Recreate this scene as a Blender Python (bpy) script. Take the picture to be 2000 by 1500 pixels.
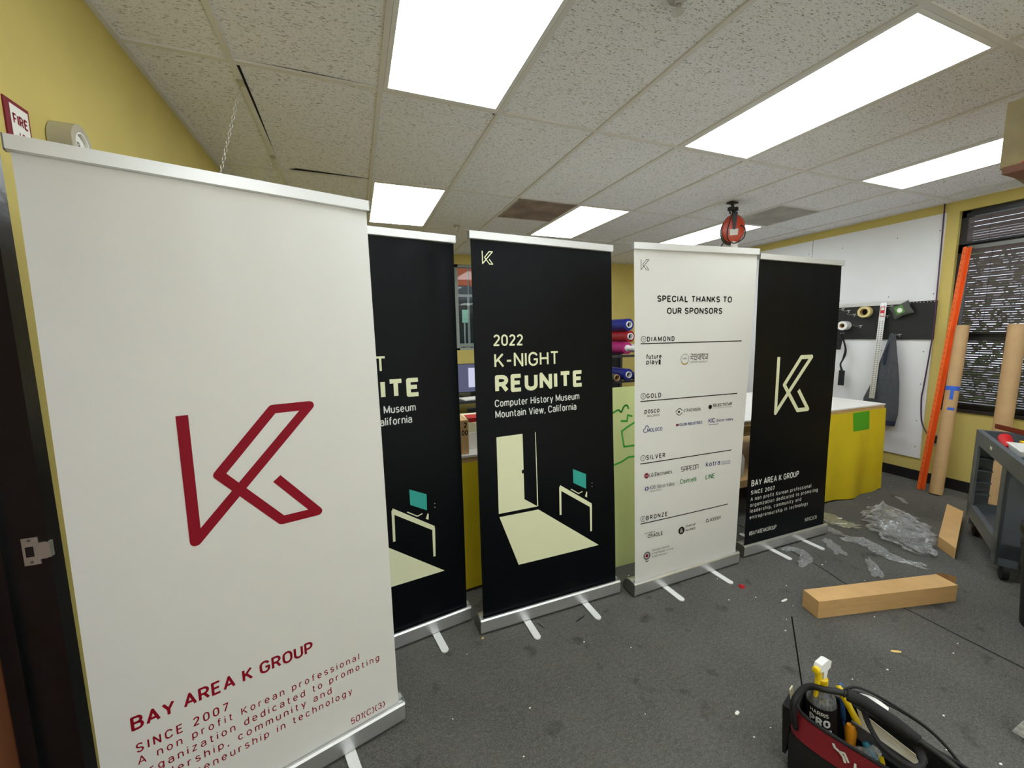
import bpy, bmesh, math, random
from mathutils import Vector, Matrix
random.seed(7)
for o in list(bpy.data.objects): bpy.data.objects.remove(o)
SC = bpy.context.scene
COL = SC.collection
PI = math.pi

# ------------------------------------------------------------------ camera
def make_camera():
    cam = bpy.data.cameras.new('camera')
    cam.sensor_fit = 'HORIZONTAL'; cam.sensor_width = 36.0
    cam.lens = 36.0 * 789.31 / 2000.0
    cam.clip_start = 0.02; cam.clip_end = 200
    o = bpy.data.objects.new('camera', cam); COL.objects.link(o)
    yaw, pitch, roll = 0.368971, -0.122297, -0.014506
    fwd = Vector((math.sin(yaw)*math.cos(pitch), math.cos(yaw)*math.cos(pitch), math.sin(pitch)))
    right = Vector((math.cos(yaw), -math.sin(yaw), 0)); up = right.cross(fwd)
    r2 = right*math.cos(roll) + up*math.sin(roll)
    u2 = -right*math.sin(roll) + up*math.cos(roll)
    m = Matrix((r2, u2, -fwd)).transposed().to_4x4()
    m.translation = Vector((-0.1878, -2.1932, 1.5630))
    o.matrix_world = m
    SC.camera = o
make_camera()
LAMP = 10.6            # radiance of the ceiling light lenses
SKY = 1.6
SC.view_settings.view_transform = 'Standard'
SC.view_settings.look = 'None'
SC.view_settings.gamma = 1.0
SC.view_settings.use_curve_mapping = False
SC.view_settings.exposure = 0.0
w = bpy.data.worlds.new('daylight'); SC.world = w; w.use_nodes = True
w.node_tree.nodes['Background'].inputs[0].default_value = (0.78, 0.88, 1.0, 1)
w.node_tree.nodes['Background'].inputs[1].default_value = SKY

# ------------------------------------------------------------------ materials
def lin(c):
    return tuple(((x/255)/12.92 if x/255 <= 0.04045 else ((x/255+0.055)/1.055)**2.4) for x in c)
def mat(name, rgb, rough=0.6, metal=0.0, var=0.06, scale=8.0, bump=0.0, bscale=60.0, spec=0.5, coat=0.0, stretch=None, rgb2=None, alpha=1.0, trans=0.0):
    m = bpy.data.materials.new(name); m.use_nodes = True
    nt = m.node_tree; b = nt.nodes['Principled BSDF']
    c = lin(rgb)
    tc = nt.nodes.new('ShaderNodeTexCoord')
    mp = nt.nodes.new('ShaderNodeMapping')
    nt.links.new(tc.outputs['Object'], mp.inputs[0])
    if stretch: mp.inputs['Scale'].default_value = stretch
    n = nt.nodes.new('ShaderNodeTexNoise'); n.inputs['Scale'].default_value = scale; n.inputs['Detail'].default_value = 5
    nt.links.new(mp.outputs[0], n.inputs[0])
    r = nt.nodes.new('ShaderNodeValToRGB')
    lo = tuple(max(0, x*(1-var)) for x in c); hi = tuple(min(1, x*(1+var)) for x in (lin(rgb2) if rgb2 else c))
    r.color_ramp.elements[0].position = 0.3; r.color_ramp.elements[1].position = 0.7
    r.color_ramp.elements[0].color = (*lo, 1); r.color_ramp.elements[1].color = (*hi, 1)
    nt.links.new(n.outputs['Fac'], r.inputs[0]); nt.links.new(r.outputs[0], b.inputs['Base Color'])
    b.inputs['Roughness'].default_value = rough; b.inputs['Metallic'].default_value = metal
    b.inputs['Specular IOR Level'].default_value = spec
    b.inputs['Coat Weight'].default_value = coat
    b.inputs['Alpha'].default_value = alpha
    b.inputs['Transmission Weight'].default_value = trans
    if bump:
        n2 = nt.nodes.new('ShaderNodeTexNoise'); n2.inputs['Scale'].default_value = bscale; n2.inputs['Detail'].default_value = 3
        nt.links.new(mp.outputs[0], n2.inputs[0])
        bp = nt.nodes.new('ShaderNodeBump'); bp.inputs['Strength'].default_value = bump; bp.inputs['Distance'].default_value = 0.01
        nt.links.new(n2.outputs['Fac'], bp.inputs['Height']); nt.links.new(bp.outputs[0], b.inputs['Normal'])
    return m
def emit_mat(name, rgb, strength):
    m = bpy.data.materials.new(name); m.use_nodes = True
    nt = m.node_tree; nt.nodes.remove(nt.nodes['Principled BSDF'])
    e = nt.nodes.new('ShaderNodeEmission'); e.inputs[0].default_value = (*lin(rgb), 1); e.inputs[1].default_value = strength
    nt.links.new(e.outputs[0], nt.nodes['Material Output'].inputs[0])
    return m
def clear_mat(name, rgb, opacity=0.3, rough=0.12, var=True):
    m = bpy.data.materials.new(name); m.use_nodes = True
    nt = m.node_tree; b = nt.nodes['Principled BSDF']
    b.inputs['Base Color'].default_value = (*lin(rgb), 1); b.inputs['Roughness'].default_value = rough
    b.inputs['Specular IOR Level'].default_value = 0.9
    t = nt.nodes.new('ShaderNodeBsdfTransparent'); mx = nt.nodes.new('ShaderNodeMixShader')
    n = nt.nodes.new('ShaderNodeTexNoise'); n.inputs['Scale'].default_value = 14; n.inputs['Detail'].default_value = 4
    r = nt.nodes.new('ShaderNodeMapRange'); r.inputs[1].default_value = 0.35; r.inputs[2].default_value = 0.7
    r.inputs[3].default_value = opacity*(0.55 if var else 1); r.inputs[4].default_value = opacity*(1.5 if var else 1)
    nt.links.new(n.outputs['Fac'], r.inputs[0])
    nt.links.new(r.outputs[0], mx.inputs[0]); nt.links.new(t.outputs[0], mx.inputs[1]); nt.links.new(b.outputs[0], mx.inputs[2])
    nt.links.new(mx.outputs[0], nt.nodes['Material Output'].inputs[0])
    return m
M = {}
def ceiling_mat():
    m = bpy.data.materials.new('fissured_ceiling_tile'); m.use_nodes = True
    nt = m.node_tree; b = nt.nodes['Principled BSDF']; b.inputs['Roughness'].default_value = 0.95
    b.inputs['Specular IOR Level'].default_value = 0.1
    tc = nt.nodes.new('ShaderNodeTexCoord')
    def noise(sc, s, detail, lo, hi, dist=0.0):
        mp = nt.nodes.new('ShaderNodeMapping'); mp.inputs['Scale'].default_value = sc
        nt.links.new(tc.outputs['Object'], mp.inputs[0])
        n = nt.nodes.new('ShaderNodeTexNoise'); n.inputs['Scale'].default_value = s; n.inputs['Detail'].default_value = detail
        n.inputs['Distortion'].default_value = dist
        nt.links.new(mp.outputs[0], n.inputs[0])
        r = nt.nodes.new('ShaderNodeMapRange'); r.inputs[1].default_value = lo; r.inputs[2].default_value = hi
        nt.links.new(n.outputs['Fac'], r.inputs[0]); return r.outputs[0]
    fis = noise((1.0, 3.2, 1), 62, 1.5, 0.60, 0.68, 0.6)
    spk = noise((1, 1.4, 1), 190, 2, 0.50, 0.72)
    big = noise((1, 1, 1), 1.2, 2, 0.2, 0.8)
    def mix(f, a, bcol, amt):
        x = nt.nodes.new('ShaderNodeMixRGB'); x.inputs[2].default_value = (*lin(bcol), 1)
        mu = nt.nodes.new('ShaderNodeMath'); mu.operation = 'MULTIPLY'; mu.inputs[1].default_value = amt
        nt.links.new(f, mu.inputs[0]); nt.links.new(mu.outputs[0], x.inputs[0])
        if isinstance(a, tuple): x.inputs[1].default_value = (*lin(a), 1)
        else: nt.links.new(a, x.inputs[1])
        return x.outputs[0]
    c = mix(big, (247, 249, 255), (243, 243, 248), 1.0)
    c = mix(spk, c, (190, 188, 188), 0.5)
    c = mix(fis, c, (100, 95, 90), 0.7)
    nt.links.new(c, b.inputs['Base Color'])
    return m
def carpet_mat():
    m = bpy.data.materials.new('worn_charcoal_carpet'); m.use_nodes = True
    nt = m.node_tree; b = nt.nodes['Principled BSDF']; b.inputs['Roughness'].default_value = 0.95; b.inputs['Specular IOR Level'].default_value = 0.15
    tc = nt.nodes.new('ShaderNodeTexCoord')
    def noise(s, detail, lo, hi, sc=(1, 1, 1)):
        mp = nt.nodes.new('ShaderNodeMapping'); mp.inputs['Scale'].default_value = sc
        nt.links.new(tc.outputs['Object'], mp.inputs[0])
        n = nt.nodes.new('ShaderNodeTexNoise'); n.inputs['Scale'].default_value = s; n.inputs['Detail'].default_value = detail
        nt.links.new(mp.outputs[0], n.inputs[0])
        r = nt.nodes.new('ShaderNodeMapRange'); r.inputs[1].default_value = lo; r.inputs[2].default_value = hi
        nt.links.new(n.outputs['Fac'], r.inputs[0]); return r.outputs[0]
    fib = noise(170, 4, 0.33, 0.72); wear = noise(2.2, 5, 0.3, 0.7); stain = noise(7, 3, 0.62, 0.74); mid = noise(45, 3, 0.3, 0.7, (1, 1.6, 1))
    def mix(f, a, bb, amt=1.0):
        x = nt.nodes.new('ShaderNodeMixRGB'); mu = nt.nodes.new('ShaderNodeMath'); mu.operation = 'MULTIPLY'; mu.inputs[1].default_value = amt
        nt.links.new(f, mu.inputs[0]); nt.links.new(mu.outputs[0], x.inputs[0])
        for i, v in ((1, a), (2, bb)):
            if isinstance(v, tuple): x.inputs[i].default_value = (*lin(v), 1)
            else: nt.links.new(v, x.inputs[i])
        return x.outputs[0]
    c1 = mix(wear, (68, 67, 63), (92, 91, 86))
    c = mix(fib, c1, (124, 123, 118), 0.75)
    spk = noise(520, 0, 0.74, 0.80); c = mix(spk, c, (190, 190, 186), 0.8)
    c = mix(mid, c, (56, 55, 53), 0.35)
    c = mix(stain, c, (45, 43, 41), 0.55)
    nt.links.new(c, b.inputs['Base Color'])
    n2 = nt.nodes.new('ShaderNodeTexNoise'); n2.inputs['Scale'].default_value = 300
    nt.links.new(tc.outputs['Object'], n2.inputs[0])
    bp = nt.nodes.new('ShaderNodeBump'); bp.inputs['Strength'].default_value = 0.35; bp.inputs['Distance'].default_value = 0.004
    nt.links.new(n2.outputs['Fac'], bp.inputs['Height']); nt.links.new(bp.outputs[0], b.inputs['Normal'])
    return m
M['ceil'] = ceiling_mat(); M['carpet'] = carpet_mat()
M['grid'] = mat('painted_ceiling_grid', (226, 224, 222), 0.5, var=0.03)
M['yellow'] = mat('yellow_wall_paint', (208, 190, 108), 0.75, var=0.05, scale=3, bump=0.12, bscale=180)
M['seam'] = mat('dark_carpet_seam', (30, 30, 30), 0.95)
M['gap'] = mat('dark_gap', (25, 23, 22), 0.95)
M['black_paint'] = mat('black_gloss_paint', (20, 20, 22), 0.28, var=0.25, scale=20, bump=0.08, bscale=30)
M['rubber'] = mat('black_rubber', (18, 18, 19), 0.55, var=0.15)
M['brown_wood'] = mat('brown_door_wood', (120, 72, 46), 0.5, var=0.15, scale=6, stretch=(1, 1, 0.2))
M['steel'] = mat('brushed_steel', (196, 194, 188), 0.38, 0.7, var=0.08, scale=40)
M['alu'] = mat('satin_aluminium', (226, 227, 228), 0.36, 0.85, var=0.02, scale=20)
M['rail'] = mat('white_silver_rail', (226, 227, 226), 0.35, 0.45, var=0.02)
M['alu_cap'] = mat('grey_end_cap', (120, 122, 118), 0.45, 0.6, var=0.05)
M['foot'] = mat('white_painted_metal', (232, 233, 232), 0.4, var=0.03)
M['vinyl_white'] = mat('matte_white_banner_film', (226, 226, 222), 0.42, var=0.01, bump=0.03, bscale=500, spec=0.35)
M['vinyl_black'] = mat('black_banner_film', (6, 8, 12), 0.36, var=0.05, bump=0.03, bscale=400, spec=0.14)
M['ink_red'] = mat('crimson_ink', (142, 12, 34), 0.45, var=0.02)
M['ink_cream'] = mat('cream_ink', (236, 238, 200), 0.45, var=0.01)
M['ink_white'] = mat('white_ink', (226, 228, 224), 0.45, var=0.01)
M['ink_black'] = mat('black_ink', (24, 22, 24), 0.45, var=0.02)
M['ink_teal'] = mat('teal_ink', (60, 170, 158), 0.45, var=0.01)
M['ink_navy'] = mat('navy_ink', (34, 40, 120), 0.45, var=0.01)
M['ink_green'] = mat('green_ink', (30, 120, 50), 0.45, var=0.01)
M['ink_gray'] = mat('grey_ink', (110, 108, 106), 0.45, var=0.01)
M['ink_crimson'] = mat('deep_red_ink', (130, 24, 52), 0.45, var=0.01)
M['ink_gold'] = mat('gold_ink', (190, 160, 60), 0.45, var=0.01)
M['lens'] = emit_mat('lit_light_lens', (246, 252, 255), LAMP)
M['vent_dark'] = mat('dusty_dark_vent', (165, 150, 142), 0.8, var=0.35, scale=4)
M['vent_grey'] = mat('grey_return_grille', (190, 188, 184), 0.7, 0.0, var=0.2, scale=4)
M['cardboard'] = mat('kraft_cardboard', (206, 166, 110), 0.75, var=0.06, scale=12, stretch=(1, 1, 6), bump=0.05, bscale=80)
M['old_cardboard'] = mat('worn_grey_cardboard', (150, 138, 104), 0.8, var=0.2, scale=9, bump=0.1, bscale=60)
M['kraft_tube'] = mat('kraft_paper_tube', (190, 155, 110), 0.6, var=0.07, scale=10)
M['board_white'] = mat('white_wall_panel', (232, 233, 234), 0.5, var=0.02, scale=3)
M['peg'] = mat('black_pegboard', (26, 26, 27), 0.55, var=0.1)
M['white_plastic'] = mat('white_plastic', (236, 236, 234), 0.35, var=0.02)
M['cream_tape'] = mat('masking_tape', (222, 205, 140), 0.55, var=0.04)
M['grey_cloth'] = mat('dark_grey_cloth', (72, 76, 80), 0.9, var=0.12, scale=25, bump=0.2, bscale=250)
M['navy_cloth'] = mat('navy_cloth', (34, 38, 58), 0.9, var=0.1)
M['black_web'] = mat('black_webbing', (22, 22, 23), 0.8, var=0.1)
M['orange'] = mat('orange_rack_paint', (248, 112, 44), 0.45, var=0.06, scale=10)
M['orange_dark'] = mat('orange_reel_paint', (200, 66, 34), 0.3, var=0.04)
M['blue_tape'] = mat('blue_painter_tape', (50, 100, 205), 0.6)
M['purple_cord'] = mat('dark_purple_cord', (72, 42, 74), 0.5)
M['yellow_cloth'] = mat('yellow_vinyl_skirt', (214, 190, 26), 0.5, var=0.05, scale=6, bump=0.15, bscale=12)
M['green_tape'] = mat('green_tape', (72, 160, 24), 0.55, var=0.04)
M['lime'] = mat('pale_lime_plastic', (240, 250, 178), 0.45, var=0.03, scale=3)
M['marker'] = mat('green_marker_ink', (80, 200, 80), 0.5)
M['table_white'] = mat('white_laminate_top', (228, 226, 220), 0.4, var=0.03)
M['plywood'] = mat('plywood_edge', (205, 170, 115), 0.6, var=0.12, scale=14, stretch=(1, 1, 8))
M['cart'] = mat('grey_structural_foam', (84, 90, 95), 0.55, var=0.08, scale=14, bump=0.08, bscale=150)
M['blind'] = mat('dark_blind_slat', (120, 110, 110), 0.32, var=0.06)
M['blind_rail'] = mat('black_blind_rail', (34, 34, 36), 0.3)
M['dark_frame'] = mat('dark_window_frame', (40, 38, 38), 0.4, var=0.1)
M['red'] = mat('red_plastic', (205, 32, 40), 0.4, var=0.04)
M['maroon'] = mat('maroon_enamel', (112, 34, 30), 0.35, var=0.08)
M['bag_red'] = mat('dark_red_nylon', (128, 20, 36), 0.7, var=0.06, bump=0.2, bscale=300)
M['bag_black'] = mat('black_nylon', (18, 18, 19), 0.75, var=0.12, bump=0.25, bscale=220)
M['yellow_plastic'] = mat('yellow_plastic', (240, 205, 20), 0.35, var=0.03)
M['amber'] = mat('amber_plastic', (226, 150, 24), 0.4, var=0.05)
M['blue_plastic'] = mat('blue_plastic', (60, 110, 190), 0.4)
M['teal_plastic'] = mat('teal_plastic', (30, 110, 130), 0.45)
M['paper'] = mat('white_paper', (240, 238, 230), 0.7, var=0.02)
M['cream_paper'] = mat('cream_card', (232, 228, 190), 0.7, var=0.02)
M['tan_scrap'] = mat('tan_scrap', (226, 196, 120), 0.7)
M['wrap'] = clear_mat('clear_plastic_wrap', (214, 216, 218), 0.30, 0.08)
M['wrap_dull'] = clear_mat('hazy_plastic_wrap', (186, 186, 160), 0.5, 0.25)
M['clear_bottle'] = clear_mat('clear_plastic_bottle', (215, 215, 210), 0.3, 0.08)
M['milky'] = clear_mat('milky_plastic', (190, 190, 184), 0.55, 0.2)
M['smoke_bottle'] = clear_mat('smoky_bottle', (120, 122, 125), 0.72, 0.2)
M['tape_side'] = clear_mat('clear_tape_roll', (196, 190, 168), 0.8, 0.25, False)
M['blue_vinyl'] = mat('blue_vinyl_roll', (22, 34, 130), 0.3, var=0.04)
M['red_vinyl'] = mat('red_vinyl_roll', (150, 22, 36), 0.25, var=0.04)
M['magenta_vinyl'] = mat('magenta_vinyl_roll', (170, 24, 110), 0.35, var=0.04)
M['grey_vinyl'] = mat('grey_vinyl_roll', (74, 76, 80), 0.4, var=0.04)
M['rack_grey'] = mat('dark_grey_rack', (62, 64, 68), 0.5, 0.3)
M['screen'] = emit_mat('lit_monitor_screen', (104, 106, 134), 0.75)
M['screen_doc'] = emit_mat('lit_document', (214, 216, 240), 0.9)
M['bounce_white'] = mat('white_bounce_paint', (240, 240, 238), 0.8, var=0.04)  # unseen surfaces behind the camera, whitened to bounce light
M['asphalt'] = mat('grey_pavement', (150, 150, 150), 0.9, var=0.1)
M['leaf'] = mat('green_leaf', (92, 120, 50), 0.6, var=0.35, scale=5)
M['store_frame'] = mat('grey_storefront_frame', (150, 158, 152), 0.4, var=0.06)
M['store_glass'] = mat('dark_store_glass', (34, 44, 46), 0.1, var=0.4, scale=3)
M['store_orange'] = mat('orange_poster', (190, 92, 50), 0.6, var=0.2, scale=2)
M['sign_green'] = mat('pale_green_sign', (140, 190, 170), 0.5)
M['label_green'] = mat('green_label', (88, 140, 66), 0.6)
M['charcoal_bag'] = mat('charcoal_linen', (80, 84, 78), 0.9, var=0.1, bump=0.15, bscale=300)
for k_, m_ in M.items():
    if k_.startswith('ink_'): m_.node_tree.nodes['Principled BSDF'].inputs['Specular IOR Level'].default_value = 0.15
def glass_mat():
    m = bpy.data.materials.new('window_glass'); m.use_nodes = True
    nt = m.node_tree; nt.nodes.remove(nt.nodes['Principled BSDF'])
    t = nt.nodes.new('ShaderNodeBsdfTransparent'); g = nt.nodes.new('ShaderNodeBsdfGlossy'); g.inputs['Roughness'].default_value = 0.02
    x = nt.nodes.new('ShaderNodeMixShader'); x.inputs[0].default_value = 0.015
    nt.links.new(t.outputs[0], x.inputs[1]); nt.links.new(g.outputs[0], x.inputs[2]); nt.links.new(x.outputs[0], nt.nodes['Material Output'].inputs[0])
    return m
M['glass'] = glass_mat()

# ------------------------------------------------------------------ builders (all coordinates are world metres)
WM = {}
def wm(p): return WM.get(p.name, Matrix.Identity(4)) if p else Matrix.Identity(4)
def obj(name, bm, m, parent=None, loc=None, smooth=False, bevel=0.0):
    """link bm (world coordinates) as one mesh; its origin is the parent's base, or loc"""
    if bevel > 0:
        bmesh.ops.bevel(bm, geom=[e for e in bm.edges if len(e.link_faces) == 2 and e.calc_face_angle(0) > 0.5], offset=bevel, segments=2, affect='EDGES', profile=0.5)
    me = bpy.data.meshes.new(name)
    base = wm(parent) if parent else Matrix.Translation(loc if loc else (0, 0, 0))
    bmesh.ops.transform(bm, matrix=base.inverted(), verts=bm.verts)
    bmesh.ops.recalc_face_normals(bm, faces=bm.faces)
    bm.to_mesh(me); bm.free()
    for x in (m if isinstance(m, (list, tuple)) else [m]): me.materials.append(x)
    if smooth:
        for f in me.polygons: f.use_smooth = True
        try: me.set_sharp_from_angle(angle=math.radians(40))
        except Exception: pass
    o = bpy.data.objects.new(name, me); COL.objects.link(o)
    if parent: o.parent = parent; WM[o.name] = wm(parent)
    else: o.location = base.translation; WM[o.name] = base.copy()
    return o
def thing(name, label, cat, loc, group=None):
    o = bpy.data.objects.new(name, None); COL.objects.link(o); o.empty_display_size = 0.1
    o.location = loc; WM[o.name] = Matrix.Translation(loc)
    o['label'] = label; o['category'] = cat
    if group: o['group'] = group
    return o
def tag(o, label, cat, group=None, kind=None):
    o['label'] = label; o['category'] = cat
    if group: o['group'] = group
    if kind: o['kind'] = kind
    return o
def struct(o): o['kind'] = 'structure'; return o
def B(): return bmesh.new()
def box(bm, lo, hi, rz=0.0, c=None, mi=0):
    lo = Vector(lo); hi = Vector(hi)
    vs = [bm.verts.new((x, y, z)) for x in (lo.x, hi.x) for y in (lo.y, hi.y) for z in (lo.z, hi.z)]
    for f in ((0, 1, 3, 2), (4, 6, 7, 5), (0, 4, 5, 1), (2, 3, 7, 6), (0, 2, 6, 4), (1, 5, 7, 3)):
        bm.faces.new([vs[i] for i in f]).material_index = mi
    if rz:
        cc = Vector(c) if c else (lo+hi)/2
        bmesh.ops.rotate(bm, verts=vs, cent=cc, matrix=Matrix.Rotation(rz, 3, 'Z'))
    return vs
def hexa(bm, bot, top, mi=0):
    """box from 4 bottom corners and 4 top corners"""
    b = [bm.verts.new(p) for p in bot]; t = [bm.verts.new(p) for p in top]
    fs = [bm.faces.new(b[::-1]), bm.faces.new(t)]
    for i in range(4): fs.append(bm.faces.new((b[i], b[(i+1) % 4], t[(i+1) % 4], t[i])))
    for f in fs: f.material_index = mi
    return b+t
def frame_of(d):
    d = Vector(d).normalized(); a = Vector((0, 0, 1)) if abs(d.z) < 0.95 else Vector((1, 0, 0))
    u = d.cross(a).normalized(); return d, u, u.cross(d).normalized()
def tube(bm, pts, r, n=10, closed=False, caps=True, mi=0, flat=1.0):
    pts = [Vector(p) for p in pts]; k = len(pts); rings = []; prev = None
    for i, p in enumerate(pts):
        if closed: d = pts[(i+1) % k]-pts[i-1]
        else: d = pts[min(i+1, k-1)]-pts[max(i-1, 0)]
        d.normalize()
        if prev is None: _, u, v = frame_of(d)
        else:
            u = prev-d*prev.dot(d); u.normalize(); v = d.cross(u)
        prev = u
        rr = r[i] if isinstance(r, (list, tuple)) else r
        rings.append([bm.verts.new(p+u*math.cos(2*PI*j/n)*rr+v*math.sin(2*PI*j/n)*rr*flat) for j in range(n)])
    for i in range(k if closed else k-1):
        a, b = rings[i], rings[(i+1) % k]
        for j in range(n): bm.faces.new((a[j], a[(j+1) % n], b[(j+1) % n], b[j])).material_index = mi
    if caps and not closed:
        bm.faces.new(rings[0][::-1]).material_index = mi; bm.faces.new(rings[-1]).material_index = mi
def smooth_path(pts, n=6):
    pts = [Vector(p) for p in pts]; out = []
    for i in range(len(pts)-1):
        p0 = pts[max(i-1, 0)]; p1 = pts[i]; p2 = pts[i+1]; p3 = pts[min(i+2, len(pts)-1)]
        for k in range(n):
            t = k/n
            out.append(0.5*((2*p1)+(p2-p0)*t+(2*p0-5*p1+4*p2-p3)*t*t+(3*p1-p0-3*p2+p3)*t**3))
    out.append(pts[-1]); return out
def lathe(bm, c, axis, prof, n=24, mi=0, closed=False):
    """prof: (radius, distance along axis)"""
    d, u, v = frame_of(axis); c = Vector(c); rings = []
    for r, h in prof:
        rings.append([bm.verts.new(c+d*h+(u*math.cos(2*PI*j/n)+v*math.sin(2*PI*j/n))*max(r, 1e-4)) for j in range(n)])
    m = len(rings)
    for i in range(m if closed else m-1):
        a, b = rings[i], rings[(i+1) % m]
        for j in range(n): bm.faces.new((a[j], a[(j+1) % n], b[(j+1) % n], b[j])).material_index = mi
    if not closed:
        bm.faces.new(rings[0][::-1]).material_index = mi; bm.faces.new(rings[-1]).material_index = mi
def ring_roll(bm, c, axis, ro, ri, L, n=28, mi=0):
    lathe(bm, c, axis, [(ri, 0), (ro, 0), (ro, L), (ri, L)], n, mi, closed=True)
def prism(bm, poly, f, d):
    """extrude 2D poly mapped by f(a,b)->Vector along vector d"""
    d = Vector(d); a = [bm.verts.new(f(*p)) for p in poly]; b = [bm.verts.new(f(*p)+d) for p in poly]
    bm.faces.new(a[::-1]); bm.faces.new(b); n = len(poly)
    for i in range(n): bm.faces.new((a[i], a[(i+1) % n], b[(i+1) % n], b[i]))
def sheet(bm, nu, nv, f, mi=0):
    vs = [[bm.verts.new(f(i/nu, j/nv)) for j in range(nv+1)] for i in range(nu+1)]
    for i in range(nu):
        for j in range(nv): bm.faces.new((vs[i][j], vs[i+1][j], vs[i+1][j+1], vs[i][j+1])).material_index = mi
def solid_sheet(bm, nu, nv, f, th, mi=0):
    """a sheet with thickness: f(u,v) -> (point, normal)"""
    A = [[bm.verts.new(f(i/nu, j/nv)) for j in range(nv+1)] for i in range(nu+1)]
    off = Vector(th)
    Bk = [[bm.verts.new(A[i][j].co+off) for j in range(nv+1)] for i in range(nu+1)]
    for i in range(nu):
        for j in range(nv):
            bm.faces.new((A[i][j], A[i+1][j], A[i+1][j+1], A[i][j+1])).material_index = mi
            bm.faces.new((Bk[i][j], Bk[i][j+1], Bk[i+1][j+1], Bk[i+1][j])).material_index = mi
    for i in range(nu):
        for j in (0, nv): bm.faces.new((A[i][j], A[i+1][j], Bk[i+1][j], Bk[i][j])).material_index = mi
    for j in range(nv):
        for i in (0, nu): bm.faces.new((A[i][j], A[i][j+1], Bk[i][j+1], Bk[i][j])).material_index = mi

# ------------------------------------------------------------------ lettering
_cap = [None]
def glyphs(text, bold=0.0, spacing=1.0):
    cu = bpy.data.curves.new('lettering_curve', 'FONT'); cu.body = text; cu.size = 1.0; cu.resolution_u = 3
    cu.offset = bold; cu.space_character = spacing; cu.fill_mode = 'FRONT'
    o = bpy.data.objects.new('lettering_curve', cu); COL.objects.link(o)
    dg = bpy.context.evaluated_depsgraph_get(); dg.update()
    me = bpy.data.meshes.new_from_object(o.evaluated_get(dg))
    vs = [(v.co.x, v.co.y) for v in me.vertices]; fs = [tuple(p.vertices) for p in me.polygons]
    bpy.data.objects.remove(o); bpy.data.curves.remove(cu); bpy.data.meshes.remove(me)
    return vs, fs
def cap_height():
    if _cap[0] is None:
        v, _ = glyphs('H'); _cap[0] = max(y for _, y in v)
    return _cap[0]
def arc(cx, cy, rx, ry, a0, a1, n=None):
    n = n or max(3, int(abs(a1-a0)/24))
    return [(cx+rx*math.cos(math.radians(a0+(a1-a0)*k/n)), cy+ry*math.sin(math.radians(a0+(a1-a0)*k/n))) for k in range(n+1)]
def ell(cx, cy, rx, ry): return arc(cx, cy, rx, ry, 0, 360, 14)
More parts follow.
